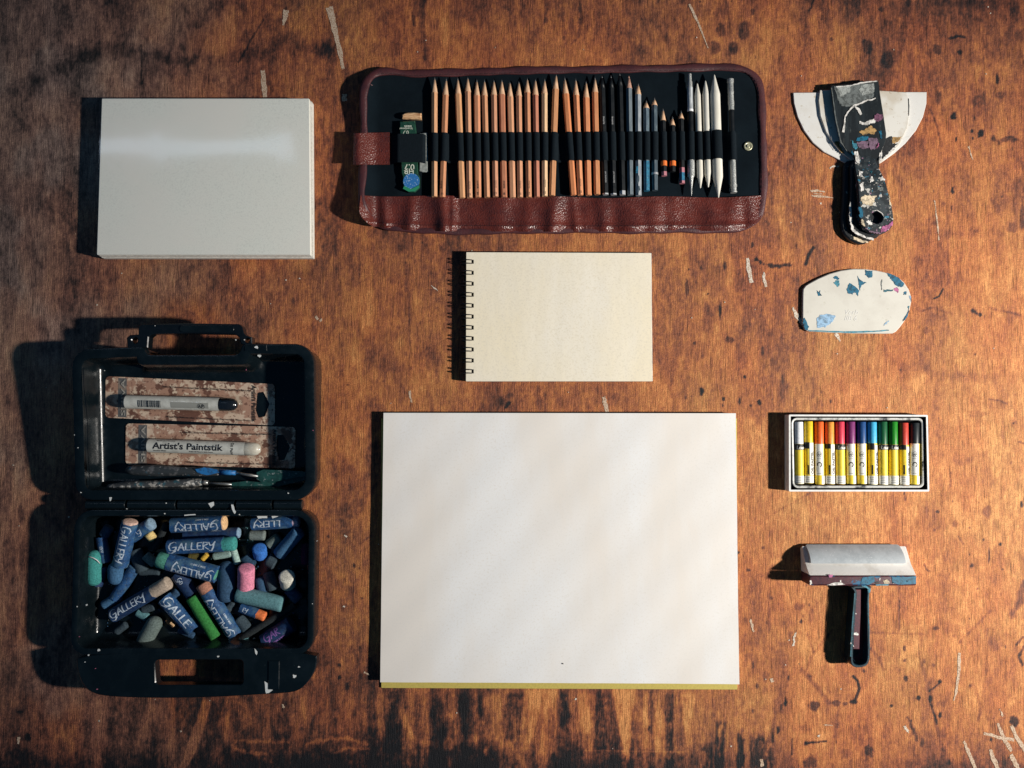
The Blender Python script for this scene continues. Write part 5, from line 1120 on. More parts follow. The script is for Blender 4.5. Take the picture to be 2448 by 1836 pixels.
# more sticks filling the heap
for a_, b2_, w_, z_1, z_2, c_, l_, kw in [
  ((300, 560), (250, 700), 80, .0100, .0100, 'deep', 'dark blue pastel lying behind the teal stick', dict(wrap=(0, 1), wm=wrapd)),
  ((540, 430), (600, 600), 100, .0110, .0105, 'dusk', 'dark dusty pastel left of the thin black one', {}),
  ((620, 470), (700, 540), 74, .0150, .0120, 'greyolive', 'grey olive pastel stub under the sea green tip', {}),
  ((880, 740), (820, 800), 70, .0100, .0100, 'navy', 'navy pastel stub beside the green stick', {}),
  ((1160, 560), (1130, 700), 90, .0105, .0100, 'dusk', 'dusty dark pastel left of the dark slate blue one', {}),
  ((1380, 480), (1440, 560), 90, .0100, .0100, 'deep', 'deep blue pastel behind the pink one', {}),
  ((1560, 600), (1600, 740), 92, .0100, .0100, 'dusk', 'dark pastel lying left of the bone white one', {}),
  ((1500, 640), (1520, 760), 84, .0095, .0095, 'navy', 'navy pastel between the pink and bone white ones', {}),
  ((1650, 330), (1560, 400), 80, .0100, .0100, 'greygreen', 'grey green pastel stub by the bright blue one', {}),
  ((1720, 730), (1800, 820), 90, .0100, .0100, 'deep', 'deep blue pastel near the right wall', dict(wrap=(0, .8), wm=wrapd)),
  ((430, 780), (300, 860), 76, .0100, .0100, 'slate', 'slate pastel lying under the taupe tipped one at left', {}),
  ((700, 860), (600, 890), 66, .0095, .0095, 'dusk', 'small dark pastel between the GALLERY pastels', {}),
  ((480, 1000), (400, 1060), 60, .0085, .0085, 'dusk', 'small dark pastel stub in the front left corner', {}),
  ((880, 1040), (1000, 1090), 54, .0080, .0080, 'navy', 'small navy pastel below the bright blue one', {}),
  ((1430, 1060), (1330, 1150), 60, .0085, .0085, 'greyteal', 'small grey teal pastel stub near the front wall', {}),
  ((350, 250), (300, 330), 80, .0100, .0100, 'navy', 'navy pastel in the rear left corner', {})]:
    P_(a_, b2_, w_, z_1, z_2, c_, l_, **kw)
# top layer
P_((712, 505), (1160, 622), 126, .0285, .0270, 'seagreen', 'blue GALLERY pastel with sea green end, lettering upside down', (.19, 1), 'GALLERY', flip=True, s0=.03, sub='SEMI JUMBO')
P_((800, 412), (1310, 385), 108, .0270, .0290, 'teal', 'blue GALLERY pastel with teal tip, lettering upright', (0, .82), 'GALLERY', s0=.05)
def crumbs(n, mat, smin, smax):
    V = []; F = []
    for _ in range(n):
        x = random.uniform(XL + .022, XR - .022); y = random.uniform(yb1_ + .022, yb0_ - .022); s = random.uniform(smin, smax); k = len(V)
        V.extend([(x + s * random.uniform(.5, 1), y, .0046), (x, y + s * random.uniform(.5, 1), .0046), (x - s * random.uniform(.5, 1), y, .0046), (x, y - s * random.uniform(.5, 1), .0046), (x + s * .2, y, .0046 + s)])
        F.extend([(k, k + 1, k + 4), (k + 1, k + 2, k + 4), (k + 2, k + 3, k + 4), (k + 3, k, k + 4)])
    return V, F
for n_, m_, a_, b2_ in [(260, CH['greyteal'], .0004, .0016), (160, CH['slate'], .0004, .0018), (60, CH['bone'], .0003, .0010)]:
    v, f = crumbs(n_, m_, a_, b2_); obj('pastel_crumbs', v, f, m_, base, kind='stuff')
thr = M('white_thread', (.7, .72, .70), .8)
t = thing('thread', 'white thread lying across the teal pastel', 'thread', W(*K(C4, 240, 490), .024))
tp_ = [W(*K(C4, *p), .024 + e) for p, e in [((190, 478), -.0035), ((205, 482), 0), ((235, 492), .0012), ((262, 508), .0003), ((283, 532), -.004)]]
obj('strand', *tube(tp_, .0006, 6), thr, t, True)

# ---------------------------------------------------------------- spatulas
whiteb = M('white_plastic_blade', (.66, .65, .62), .45, mix=[(26, (.60, .57, .52), .52, .7), (240, (.46, .40, .31), .61, .72), (1200, (.30, .26, .2), .70, .74)])
dirtyb = M('stained_white_blade', (.66, .64, .59), .45, mix=[(30, (.54, .49, .41), .46, .62), (160, (.36, .28, .19), .60, .70)])
spat = M('spattered_black_plastic', (.013, .018, .021), .45, mix=[(130, (.035, .045, .05), .45, .6), (105, (.50, .48, .44), .60, .625), (160, (.03, .17, .26), .625, .645), (190, (.30, .16, .24), .645, .66), (420, (.55, .52, .47), .645, .67)])
spatl = M('black_plastic_handle', (.010, .012, .014), .4, mix=[(200, (.40, .38, .34), .66, .68)])
darkb = M('scraped_dark_blade', (.008, .011, .013), .4, mix=[(50, (.016, .022, .025), .45, .6, (3, .4, 1)), (500, (.12, .14, .13), .64, .72, (2, .3, 1))])
def sp(p, z): return [tuple(WW(K(SP, *q), z)[:2]) for q in p]
G3 = 'paint spatulas stacked together'
s1 = thing('spatula', 'wide white bladed spatula at the bottom of the spatula stack', 'spatula', W(2060, 400), G3)
bl = [(174, 232), (780, 226), (1378, 226), (1376, 330), (1345, 450), (1282, 572), (1185, 690), (1085, 780), (975, 858), (900, 900), (700, 900), (640, 865), (560, 820), (450, 765), (350, 680), (270, 570), (214, 450), (182, 330)]
v, f = slab(sp(bl, .0025), .0005, .0027, .0005); obj('blade', v, f, whiteb, s1)
hn = [(630, 850), (760, 830), (880, 850), (900, 1000), (930, 1200), (960, 1400), (920, 1540), (800, 1606), (700, 1572), (622, 1500), (604, 1400), (622, 1200), (628, 1000)]
v, f = slab(smooth_poly(sp(hn, .008), 1), .0006, .0080, .0018); h1 = obj('handle', v, f, spatl, s1, .6)
s2 = thing('spatula', 'stained white spatula in the middle of the spatula stack', 'spatula', W(2070, 395), G3)
bl = [(418, 206), (800, 200), (1200, 226), (1226, 300), (1228, 410), (1205, 550), (1135, 700), (1045, 800), (960, 868), (760, 880), (700, 842), (640, 792), (560, 712), (472, 582), (422, 440), (406, 300)]
v, f = slab(sp(bl, .0065), .0032, .0058, .0005); obj('blade', v, f, dirtyb, s2)
hn = [(690, 850), (800, 830), (920, 850), (960, 1000), (990, 1200), (1010, 1400), (960, 1530), (850, 1562), (745, 1520), (678, 1440), (668, 1340), (690, 1200), (692, 1000)]
v, f = slab(smooth_poly(sp(hn, .013), 1), .0082, .0132, .0016); h2 = obj('handle', v, f, spatl, s2, .6)
s3 = thing('spatula', 'black spatula crusted with coloured paint on top of the stack', 'spatula', W(2060, 380), G3)
bl = [(514, 166), (700, 150), (850, 135), (948, 126), (960, 240), (986, 400), (1016, 600), (1012, 660), (988, 720), (960, 790), (952, 850), (956, 905), (752, 905), (742, 850), (722, 800), (655, 745), (606, 680), (570, 540), (545, 400), (525, 260)]
v, f = slab(sp(bl, .013), .0106, .0126, .0005); obj('blade', v, f, darkb, s3)
hn = [(760, 800), (850, 770), (935, 795), (952, 860), (1002, 1000), (1042, 1150), (1082, 1330), (1082, 1420), (1025, 1490), (930, 1512), (835, 1475), (776, 1385), (770, 1200), (756, 1000), (742, 870)]
_ya, _yb = WW(K(SP, 900, 780), .013).y, WW(K(SP, 900, 1080), .02).y
def h3z(x, y):
    u = max(0, min(1, (_ya - y) / (_ya - _yb))); return .0131 + .0074 * u * u * (3 - 2 * u)
hc = WW(K(SP, 930, 1355), .021); hole = [(hc.x + .0072 * math.cos(2 * math.pi * k / 20), hc.y + .0074 * math.sin(2 * math.pi * k / 20)) for k in range(20)]
v, f = slab_holes(smooth_poly(sp(hn, .021), 2), [hole], .0110, h3z, .0009); h3 = obj('handle', v, f, spat, s3, .6)
pc = {k: M('paint_' + k, c, r_, mix=[(260, tuple(x * .45 for x in c), .44, .60), (700, tuple(min(.8, x * 1.3 + .03) for x in c), .56, .68)]) for k, (c, r_) in {'grey': ((.33, .35, .33), .5), 'midgrey': ((.14, .155, .15), .5), 'white': ((.72, .69, .64), .55), 'ochre': ((.42, .25, .09), .55), 'blue': ((.006, .115, .20), .45), 'plum': ((.16, .06, .11), .5), 'mauve': ((.17, .10, .15), .55), 'cream': ((.68, .55, .38), .6), 'magenta': ((.45, .12, .27), .5), 'cyan': ((.04, .22, .30), .5), 'teal': ((.01, .10, .14), .5), 'sky': ((.27, .44, .62), .6), 'black': ((.012, .014, .016), .5)}.items()}
def spp(par, pts, z, m, amp=.0009): patch(par, [K(SP, *p) for p in pts], z, pc[m], 'paint_patch', amp, .0003, 5)
zB = .01265; zH = .02055
spp(s3, [(545, 178), (700, 165), (900, 142), (905, 230), (890, 280), (820, 300), (740, 335), (680, 360), (610, 350), (575, 300)], zB, 'midgrey')
spp(s3, [(780, 165), (905, 148), (908, 225), (800, 260), (770, 215)], zB + .0002, 'grey'); spp(s3, [(560, 185), (690, 172), (690, 230), (600, 270)], zB + .0002, 'grey')
spp(s3, ribbon_px([(560, 180), (700, 168), (780, 145), (930, 128)], [7, 8, 12, 10]), zB + .0005, 'white', .0003)
spp(s3, ribbon_px([(915, 282), (880, 298), (840, 300), (790, 325), (720, 350), (670, 405), (642, 450), (635, 520), (625, 590)], [8, 12, 12, 14, 16, 14, 12, 14, 22]), zB + .0005, 'white', .0003)
spp(s3, ribbon_px([(722, 352), (765, 385), (785, 430)], [10, 26, 18]), zB + .0005, 'white', .0004)
spp(s3, ribbon_px([(520, 190), (560, 480), (605, 680), (660, 760)], [8, 10, 8, 6]), zB + .0003, 'midgrey', .0003)
spp(s3, [(765, 490), (830, 500), (860, 480), (920, 460), (915, 500), (860, 515), (820, 525), (775, 515)], zB + .0003, 'white')
spp(s3, [(905, 440), (930, 422), (985, 430), (975, 470), (940, 495), (905, 480)], zB + .0004, 'plum')
for pts, m in [([(765, 585), (830, 560), (870, 525), (930, 580), (900, 605), (860, 600), (800, 615)], 'ochre'), ([(745, 640), (800, 628), (850, 628), (845, 660), (745, 665)], 'blue'), ([(850, 640), (930, 640), (945, 690), (925, 735), (880, 750), (845, 700)], 'mauve'), ([(750, 680), (850, 670), (855, 730), (800, 740), (755, 715)], 'mauve'), ([(700, 660), (730, 690), (755, 690), (750, 750), (720, 730)], 'cyan'),
  ([(945, 570), (970, 580), (975, 650), (955, 640)], 'blue'), ([(725, 760), (760, 760), (780, 830), (770, 880), (745, 850)], 'white'), ([(760, 930), (800, 945), (800, 1000), (770, 985)], 'white'), ([(885, 985), (905, 1025), (870, 1045), (858, 1015)], 'white'), ([(945, 1000), (980, 985), (1000, 1020), (960, 1025)], 'white'), ([(780, 1195), (815, 1150), (880, 1165), (925, 1160), (905, 1215), (890, 1250), (830, 1245), (795, 1225)], 'cream'), ([(775, 1060), (805, 1040), (812, 1100), (790, 1130)], 'white'), ([(765, 1260), (795, 1270), (805, 1350), (775, 1360)], 'blue'), ([(785, 1380), (810, 1380), (830, 1440), (800, 1430)], 'cream'), ([(830, 1385), (870, 1385), (890, 1420), (850, 1425)], 'white'), ([(980, 1440), (1030, 1420), (1070, 1385), (1068, 1430), (1010, 1480), (960, 1490)], 'magenta'), ([(850, 1480), (930, 1488), (990, 1490), (940, 1505), (880, 1495)], 'mauve'), ([(930, 680), (945, 690), (935, 730), (915, 735)], 'magenta'), ([(960, 770), (975, 800), (965, 850), (945, 840)], 'white'), ([(1030, 1130), (1045, 1180), (1060, 1260), (1040, 1230)], 'cream'), ([(930, 1085), (980, 1080), (985, 1120), (940, 1110)], 'midgrey'), ([(700, 740), (725, 790), (705, 800)], 'blue'), ([(860, 940), (890, 930), (880, 960)], 'teal')]: spp(s3, pts, lambda x, y: (h3z(0, W(x, y, .018).y) + .0002 if y > SP[1] + 800 * SP[2] else .0128), m)
spp(s3, ribbon_px([(890, 1300), (930, 1292), (975, 1320), (990, 1350)], [5, 7, 6, 3]), zH, 'white', .0002)
spp(s2, [(545, 680), (580, 672), (600, 720), (640, 780), (610, 775), (570, 730)], .0059, 'ochre'); spp(s2, [(1070, 640), (1150, 625), (1110, 680), (1065, 690)], .0059, 'ochre')
spp(s2, [(990, 650), (1060, 625), (1065, 690), (1120, 690), (1060, 740), (1010, 800), (975, 830), (985, 720)], .0059, 'black'); spp(s2, ribbon_px([(1214, 285), (1218, 350), (1217, 440)], [5, 7, 3]), .0059, 'black', .0001)
spp(s2, [(1060, 740), (1100, 720), (1075, 760), (1050, 765)], .0063, 'white'); spp(s2, ribbon_px([(690, 1220), (690, 1330), (695, 1400), (710, 1470), (760, 1510), (830, 1540)], [10, 22, 18, 26, 22, 12]), .01325, 'white', .0007)
spp(s1, ribbon_px([(720, 1540), (790, 1570), (850, 1580)], [18, 26, 14]), .0081, 'cream', .0007); spp(s2, ribbon_px([(835, 1540), (900, 1555)], [16, 20]), .01325, 'white', .0004)

# ---------------------------------------------------------------- plastic scraper card
bone_m = M('bone_plastic', (.57, .55, .49), .5, mix=[(30, (.51, .485, .43), .45, .65), (160, (.44, .42, .35), .62, .74)])
sr = thing('scraper_card', 'round topped off-white plastic scraper with blue paint', 'scraper', W(2045, 720))
ol = [(368, 480), (400, 435), (440, 410), (560, 345), (700, 285), (850, 244), (1000, 224), (1150, 226), (1300, 245), (1430, 275), (1560, 325), (1640, 392), (1700, 480), (1730, 570), (1732, 640), (1712, 740), (1682, 820), (1630, 905), (1590, 960), (1540, 1015), (1500, 1036), (1400, 1040), (1000, 1036), (700, 1026), (430, 1010), (385, 980), (362, 900), (362, 700), (364, 540)]
zS = .0042; v, f = slab([tuple(WW(K(SCR, *p), zS)[:2]) for p in ol], .0005, zS, .0009); obj('card', v, f, bone_m, sr, .5)
def scp(pts, m, amp=.0006): patch(sr, [K(SCR, *p) for p in pts], zS + .00003, pc[m], 'paint_patch', amp, .00025, 5)
for pts, m in [([(915, 480), (955, 400), (1060, 480), (1075, 500), (1060, 570), (1030, 525), (1000, 525), (990, 550), (930, 530)], 'blue'), ([(1050, 315), (1110, 385), (1165, 400), (1110, 430), (1080, 500), (1072, 420)], 'blue'), ([(1150, 240), (1240, 250), (1235, 330), (1200, 340), (1150, 300)], 'blue'), ([(1420, 275), (1500, 300), (1590, 350), (1645, 420), (1610, 455), (1540, 440), (1490, 370), (1440, 310)], 'blue'), ([(745, 335), (790, 312), (825, 350), (800, 370)], 'blue'), ([(790, 370), (825, 375), (828, 430), (800, 450), (750, 400)], 'cyan'), ([(540, 490), (560, 520), (580, 495), (585, 540), (605, 565), (555, 565)], 'blue'), ([(540, 850), (580, 810), (690, 790), (780, 820), (740, 890), (650, 960), (540, 965)], 'sky'), ([(370, 840), (395, 850), (440, 950), (430, 1000), (390, 985), (366, 910)], 'blue'), ([(1640, 840), (1700, 750), (1690, 800), (1650, 870), (1620, 885)], 'blue'), ([(1510, 470), (1560, 462), (1575, 500), (1560, 525), (1515, 495)], 'magenta'), ([(1635, 515), (1670, 505), (1670, 545), (1630, 550)], 'blue'), ([(1380, 490), (1500, 485), (1500, 505), (1385, 518)], 'teal'), ([(1380, 945), (1400, 900), (1455, 880), (1410, 920)], 'sky'), ([(1700, 560), (1732, 570), (1728, 640), (1715, 600)], 'sky'), ([(1690, 700), (1712, 690), (1690, 760)], 'cyan')]: scp(pts, m)
scp(ribbon_px([(440, 1002), (700, 1014), (1000, 1022), (1300, 1010), (1450, 998)], [14, 18, 20, 16, 12]), 'cyan', .0003)
scp(ribbon_px([(1360, 360), (1352, 420), (1358, 490)], [14, 10, 8]), 'midgrey', .0004)
emb = M('embossed_letters', (.68, .67, .64), .35)
for s, x, y, sz in [('Verb', 880, 800, .0085), ('IIB 6', 880, 875, .0085)]:
    v2, f2 = text2d(s, sz, -.004, shear=.3); p0 = WW(K(SCR, x, y), zS); obj('lettering', *on_flat(v2, f2, p0, p0 + Vector((1, 0, 0)), .0002), emb, sr)

# ---------------------------------------------------------------- box of oil pastels
bx = thing('pastel_tray', 'white edged black tray of the oil pastel set', 'tray', W(2055, 1080))
H = .016
outc = [WW(K(PB, *p), H) for p in [(290, 1106), (2016, 1106), (1996, 164), (288, 160)]]
OC = [(p.x, p.y, .0012) for p in outc]
cardw = M('white_card_edge', (.70, .70, .68), .6, mix=[(200, (.58, .57, .55), .5, .66)]); blackc = M('black_card', (.014, .015, .018), .55, mix=[(500, (.03, .03, .034), .5, .66)])
side_m = M('grey_card_side', (.16, .14, .13), .7)
def rim_ring(corners, i0, i1, z0, z1):
    a = [(x, y) for x, y in fillet(inset_corners(corners, i0) if i0 else corners, 4)]; b_ = fillet(inset_corners(corners, i1), 4)
    return loft([[(x, y, z0) for x, y in a], [(x, y, z1) for x, y in a], [(x, y, z1) for x, y in b_], [(x, y, z0) for x, y in b_], [(x, y, z0) for x, y in a]], False, False)
obj('box_wall', *rim_ring(OC, 0, .0020, .0008, H), cardw, bx)
v, f = slab(fillet(inset_corners(OC, .0021), 4), .0010, .0030, 0); obj('box_floor', v, f, blackc, bx)
obj('box_lining', *rim_ring(OC, .0021, .0024, .0031, H - .0003), blackc, bx)
frost = M('black_tray', (.012, .014, .016), .3, spec=.6); rimw = M('pale_tray_rim', (.55, .55, .52), .4, mix=[(70, (.04, .045, .05), .50, .62), (600, (.3, .3, .28), .5, .7)])  # rim ring is pale grey over the black inner tray
IC = [(WW(K(PB, *p), .013).x, WW(K(PB, *p), .013).y, .006) for p in [(338, 1056), (1948, 1052), (1938, 208), (322, 206)]]
rings = []
for d, z in [(-.0022, .0040), (-.0012, .0118), (0, .0130), (.0012, .0130), (.0024, .0118), (.0036, .0050), (.0046, .0040)]:
    rings.append([(x, y, z) for x, y in fillet(inset_corners(IC, d), 5)])
obj('inner_tray', *loft(rings, False, False), frost, bx, .9)
obj('tray_rim', *loft([[(x, y, z) for x, y in fillet(inset_corners(IC, d), 5)] for d, z in [(-.0009, .0124), (-.0004, .0133), (.0010, .0134), (.0019, .0126)]], False, False), rimw, bx, .9)
v, f = slab(fillet(inset_corners(IC, .0040), 5), .0032, .0042, 0); obj('tray_floor', v, f, blackc, bx)
yel = M('yellow_wrap', (.84, .64, .05), .5, mix=[(200, (.76, .52, .04), .45, .65)]); whw = M('white_wrap', (.78, .76, .69), .5); bkw = M('black_wrap', (.012, .012, .013), .5); gtx = M('grey_letters', (.25, .24, .21), .6)
cols = [('white', (.86, .87, .88)), ('yellow', (.78, .52, .02)), ('red orange', (.82, .13, .02)), ('light orange', (.82, .30, .045)), ('crimson', (.70, .05, .09)), ('purple', (.20, .035, .15)), ('dark blue', (.015, .07, .22)), ('sky blue', (.06, .42, .68)), ('dark green', (.008, .10, .035)), ('mid green', (.012, .22, .012)), ('red', (.55, .055, .035)), ('black', (.018, .022, .025))]
xs_ = [415, 535, 668, 796, 925, 1056, 1190, 1322, 1452, 1580, 1712, 1848]; y0_ = [250, 243, 248, 252, 248, 248, 250, 252, 248, 248, 262, 262]; ySplit = [520, 498, 520, 518, 520, 518, 516, 512, 525, 528, 532, 516]; y1_ = [1012, 1004, 1020, 1016, 1016, 1014, 1014, 1022, 1024, 1024, 1026, 1020]
style = [0, 1, 2, 1, 0, 2, 2, 3, 0, 0, 3, 2]
def arc_patch(A, Bq, s0, s1, a0, a1, r, n=10):
    v2 = [(s, r * (a0 + (a1 - a0) * i / n)) for s in (s0, s1) for i in range(n + 1)]; f2 = [(i, i + 1, n + 2 + i, n + 1 + i) for i in range(n)]
    return on_rod(v2, f2, A, Bq, 0, r, 0)
for i, (nm, c) in enumerate(cols):
    r = .0053; zc = .0044 + r; xb = xs_[i] + (8 if i < 11 else -4)
    A = WW(K(PB, xs_[i], y0_[i]), zc + r * .5); Bq = WW(K(PB, xb, y1_[i]), zc + r * .5); A.z = Bq.z = zc; L_ = (Bq - A).length; q = lambda y: L_ * (y - y0_[i]) / (y1_[i] - y0_[i])
    t = thing('oil_pastel', f'{nm} oil pastel with yellow wrapper in the small tray', 'oil pastel', (A.x, A.y, .0042), 'oil pastels in the small tray')
    cm = M('oil_' + nm.replace(' ', '_'), c, .42, mix=[(400, tuple(k * .8 for k in c), .45, .65)])
    obj('stick', *rod(A, Bq, [(0, r * .9), (.0004, r * .96), (q(ySplit[i]) + .001, r * .97), (L_ - .0004, r * .97), (L_, r * .9)], 18), cm, t, .8)
    w0 = q(ySplit[i]); wv = obj('wrapper', *rod(A, Bq, [(w0, r * .965), (w0 + .0001, r), (L_ - .0002, r), (L_ - .0001, r * .96)], 20), yel, t, .8)
    k = style[i]; pi = math.pi
    # text frame: along the stick towards its foot; +angle is to the photo's right side
    if k == 0:
        obj('black_band', *arc_patch(A, Bq, w0 + .0003, q(594), -1.5, 1.5, r + .00006), bkw, wv); obj('code_panel', *arc_patch(A, Bq, q(912), L_ - .0005, -1.5, 1.5, r + .00006), whw, wv)
        v2, f2, wt = strokes2d('Louvre'.replace('L', 'L'), .0042, .16); v2 = [(b2, a2) for a2, b2 in v2]
        v2 = [(-x + q(585), y - .0038) for x, y in v2]; obj('lettering', *on_rod(v2, f2, A, Bq, 0, r + .00012, 0), whw, wv)
        for j in range(4): obj('print_line', *arc_patch(A, Bq, q(925 + 22 * j), q(932 + 22 * j), -.9, .7, r + .0001), gtx, wv)
    elif k == 1 or k == 3:
        obj('white_panel', *arc_patch(A, Bq, w0 + (.0009 if k == 1 else .0022), q(905), -.1 if k == 1 else .1, 1.2, r + .00005), whw, wv)
        obj('black_band', *arc_patch(A, Bq, w0 + .0002, q(594) if k == 3 else q(580), -1.5, -.1 if k == 1 else .05, r + .00006), bkw, wv); obj('code_panel', *arc_patch(A, Bq, q(912), L_ - .0005, -1.5, 1.3, r + .00006), whw, wv)
        v2, f2 = text2d('OIL PASTEL', .0052, .05, fine=True); wt = max(x for x, y in v2); k_ = (q(880) - q(600)) / wt
        obj('lettering', *on_rod([(q(890) - x * k_, -y * .9) for x, y in v2], f2, A, Bq, 0, r + .0001, .0055 if k == 3 else .0044), dk, wv)
        obj('ink_block', *arc_patch(A, Bq, q(780), q(895), -.55, -.25, r + .00008), dk, wv)
        for j in range(3): obj('print_line', *arc_patch(A, Bq, q(925 + 24 * j), q(934 + 24 * j), -1.0, -.2, r + .0001), gtx, wv)
    else:
        obj('white_panel', *arc_patch(A, Bq, w0 + .0002, q(905), -1.3, .55, r + .00005), whw, wv)
        for yy, rr, nm2 in [(650, .0032, 'seal'), (775, .0030, 'arrow_mark')]:
            a0_, a1_ = (0, 2 * pi) if nm2 == 'seal' else (.3, 2 * pi - .9)
            ro, ri = rr, rr * (.86 if nm2 == 'seal' else .60); n = 18
            v2 = [(q(yy) + R_ * math.cos(a0_ + (a1_ - a0_) * j / n), -.0018 + R_ * math.sin(a0_ + (a1_ - a0_) * j / n)) for R_ in (ro, ri) for j in range(n + 1)]; f2 = [(j, j + 1, n + 2 + j, n + 1 + j) for j in range(n)]
            obj(nm2, *on_rod(v2, f2, A, Bq, 0, r + .0001, 0), dk, wv)
        v2, f2 = text2d('AP', .0036, .02, 'CENTER', fine=True); v2 = [(q(665) - b2, a2 - .0018) for a2, b2 in v2]; obj('lettering', *on_rod(v2, f2, A, Bq, 0, r + .0001, 0), dk, wv)
        obj('print_line', *arc_patch(A, Bq, q(700), q(706), -.8, .1, r + .0001), gtx, wv); obj('print_line', *arc_patch(A, Bq, q(880), q(886), -.8, .1, r + .0001), gtx, wv)
        obj('code_panel', *arc_patch(A, Bq, q(912), L_ - .0005, .15, 1.3, r + .00006), whw, wv)

# ---------------------------------------------------------------- squeegee-like applicator with T handle
ap = thing('paint_applicator', 'T handled paint applicator with white pad and maroon grip', 'applicator', W(2030, 1420))
maroon = M('painted_maroon_plastic', (.075, .018, .026), .55, mix=[(300, (.045, .012, .02), .45, .62), (900, (.45, .42, .40), .66, .70), (110, (.012, .10, .20), .58, .64)])
maroon2 = M('maroon_plastic', (.10, .02, .03), .55, mix=[(900, (.05, .014, .022), .42, .6), (1500, (.35, .3, .28), .68, .72)])
tealp = M('teal_rimmed_plastic', (.006, .030, .045), .45, mix=[(250, (.004, .014, .022), .42, .6), (700, (.06, .25, .30), .60, .70)])
wpad = M('white_foam', (.66, .64, .61), .8, mix=[(60, (.56, .53, .49), .48, .66), (900, (.55, .5, .45), .62, .7)], bump=(900, .0003, 'noise')); gpad = M('grey_felt', (.38, .41, .43), .9, mix=[(80, (.32, .35, .37), .45, .6), (700, (.55, .57, .58), .6, .7)], bump=(1100, .0003, 'noise'))
def bp_(x, y, z): return WW(K(BR, x, y), z)
zt = .031
xa = bp_(395, 205, .010).x; xb = bp_(1556, 205, .010).x; xa2 = bp_(506, 492, zt).x; xb2 = bp_(1668, 492, zt).x
yN_ = bp_(900, 150, .009).y; yg = bp_(900, 352, .020).y; yw = bp_(900, 492, zt).y; ym = bp_(900, 602, zt).y
# wedge body: ring = cross-section corners swept along x
def wedge(x0, x1, sec, ins=.0008):
    rings = []
    for x, k in [(x0, .93), (x0 + ins, 1), (x1 - ins, 1), (x1, .93)]:
        cy_ = sum(s[0] for s in sec) / len(sec); cz_ = sum(s[1] for s in sec) / len(sec)
        rings.append([(x, cy_ + (y - cy_) * k, cz_ + (z - cz_) * k) for y, z in sec])
    return loft(rings)
xm0 = (xa + xa2) / 2; xm1 = (xb + xb2) / 2
obj('foam_block', *wedge(xm0, xm1, [(yN_ - .004, .0010), (yN_ - .002, .0070), (yg - .001, .0185), (yw + .0005, zt - .001), (yw + .0005, .002)]), wpad, ap, .3)
gx0 = bp_(478, 250, .016).x; gx1 = bp_(1515, 250, .016).x
obj('felt_pad', *wedge(gx0, gx1, [(yN_ - .003, .0042)] + [(yN_ + (yg - yN_) * k / 8, .0052 + (.0172) * math.sin(math.pi / 2 * min(1, k / 8 * 1.02)) ** .8) for k in range(9)] + [(yg - .0003, .0175)], .0022), gpad, ap, .7)
hd_ = obj('head', *wedge(xm0 + .0004, xm1 - .0002, [(yw, .0012), (yw, zt - .0012), (yw - .0012, zt), (ym + .002, zt), (ym, zt - .002), (ym, .0012)], .003), maroon, ap, .4)
# channel handle
hl = [(660, 600), (1180, 600), (1150, 650), (1140, 760), (1145, 1000), (1152, 1300), (1150, 1420), (1120, 1480), (1050, 1503), (985, 1500), (945, 1470), (935, 1400), (945, 1200), (960, 1000), (975, 800), (985, 680), (965, 640), (930, 606)]
zh = .0195; hp = smooth_poly([tuple(bp_(x, y, zh)[:2]) for x, y in hl[1:]], 1)
ch = inset(hp, .0028); 
rings = [[(x, y, .0008) for x, y in inset(hp, .0008)], [(x, y, .002) for x, y in hp], [(x, y, zh - .0006) for x, y in hp], [(x, y, zh) for x, y in inset(hp, .0006)], [(x, y, zh) for x, y in inset(hp, .0022)], [(x, y, zh - .0006) for x, y in ch], [(x, y, .0075) for x, y in inset(hp, .0032)]]
hd2 = obj('handle', *loft(rings, True, False), tealp, ap, .6)
fl_ = inset(hp, .0030); v, f = slab(fl_, .0040, .0080, 0); obj('channel_floor', v, f, maroon2, hd2)
rb = [(985, 640), (1052, 640), (1050, 900), (1040, 1120), (1035, 1300), (965, 1300), (970, 1100), (985, 900)]
v, f = slab([tuple(bp_(x, y, .016)[:2]) for x, y in rb], .0081, .0160, .0006); obj('rib', v, f, maroon2, hd2, .5)
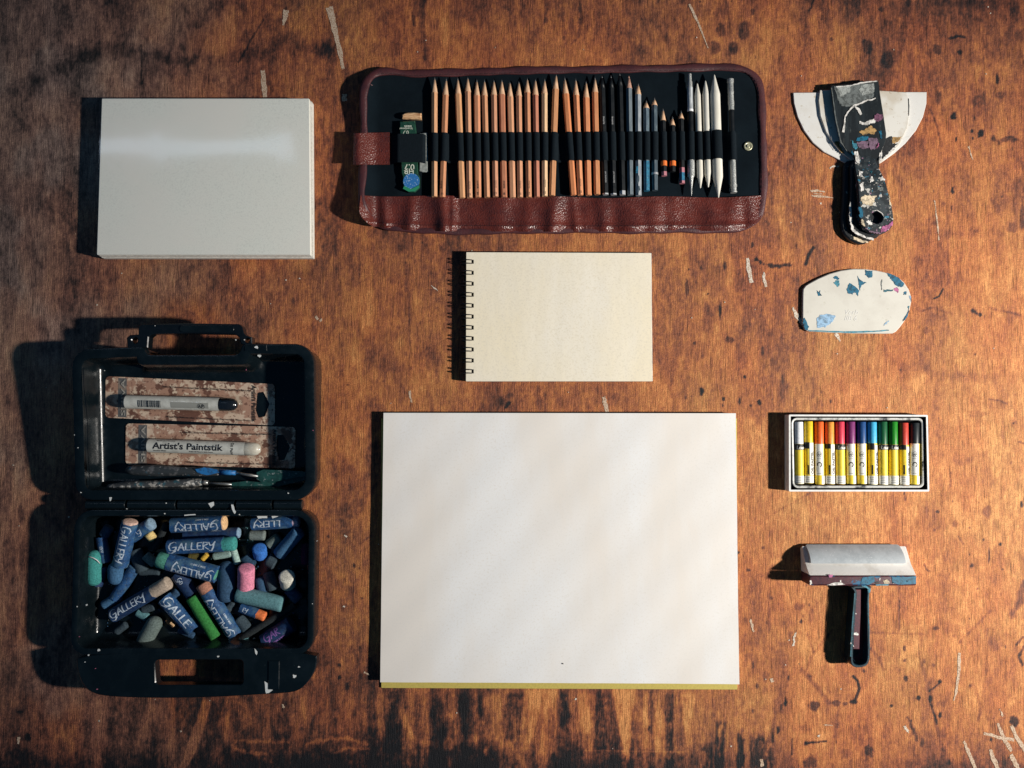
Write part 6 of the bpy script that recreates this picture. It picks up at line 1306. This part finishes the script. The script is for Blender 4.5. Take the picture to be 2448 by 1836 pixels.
h_ = bp_(985, 1340, .0085); obj('hang_hole', *rod((h_.x, h_.y, .0080), (h_.x, h_.y, 1), [(0, .0042), (.0003, .0042)], 18), pc['black'], hd2)
def brp(pts, z, m, amp=.0004): patch(ap, [K(BR, *p) for p in pts], z, pc[m], 'paint_patch', amp, .0003, 3)
for pts, m in [([(1070, 505), (1200, 495), (1200, 560), (1130, 590), (1050, 580)], 'blue'), ([(1390, 505), (1660, 495), (1655, 580), (1500, 590), (1400, 570)], 'blue'), ([(670, 590), (760, 565), (820, 560), (880, 585), (760, 598)], 'white'), ([(690, 480), (740, 478), (735, 508), (700, 508)], 'magenta'), ([(1210, 585), (1360, 585), (1350, 600), (1220, 600)], 'cyan'), ([(1290, 545), (1340, 530), (1370, 570), (1310, 580)], 'cream'), ([(1255, 515), (1265, 520), (1258, 545), (1248, 535)], 'white'), ([(485, 545), (500, 540), (512, 575), (492, 590)], 'white'), ([(820, 540), (835, 535), (832, 565), (818, 568)], 'white'), ([(1400, 560), (1412, 558), (1410, 578), (1402, 578)], 'white'), ([(1550, 545), (1562, 545), (1560, 560), (1550, 560)], 'white'), ([(1205, 555), (1250, 555), (1245, 575), (1210, 575)], 'black')]: brp(pts, zt + .0001, m)
for pts, z, m in [([(965, 1120), (1000, 1110), (1025, 1130), (1020, 1148), (975, 1140)], .0161, 'white'), (ribbon_px([(958, 1395), (985, 1435), (1020, 1478)], [6, 10, 6]), .0082, 'white'), ([(990, 900), (1002, 902), (998, 915), (988, 912)], .0161, 'white'), ([(935, 1225), (948, 1228), (946, 1245), (934, 1240)], .0196, 'white'), ([(960, 1245), (975, 1270), (968, 1272)], .0161, 'white')]: brp(pts, z, m, .0002)
cy_m = pc['cyan']
for pts in [[(985, 680), (975, 800), (960, 1000), (947, 1200), (937, 1380)], [(1130, 640), (1132, 760), (1138, 1000), (1146, 1300)]]:
    brp(ribbon_px(pts, [10, 8, 10, 8, 10][:len(pts)]), zh + .00005, 'teal', .0003)
brp(ribbon_px([(1060, 600), (1110, 615), (1150, 640), (1140, 680)], [16, 22, 22, 10]), zh + .00005, 'cyan', .0006)
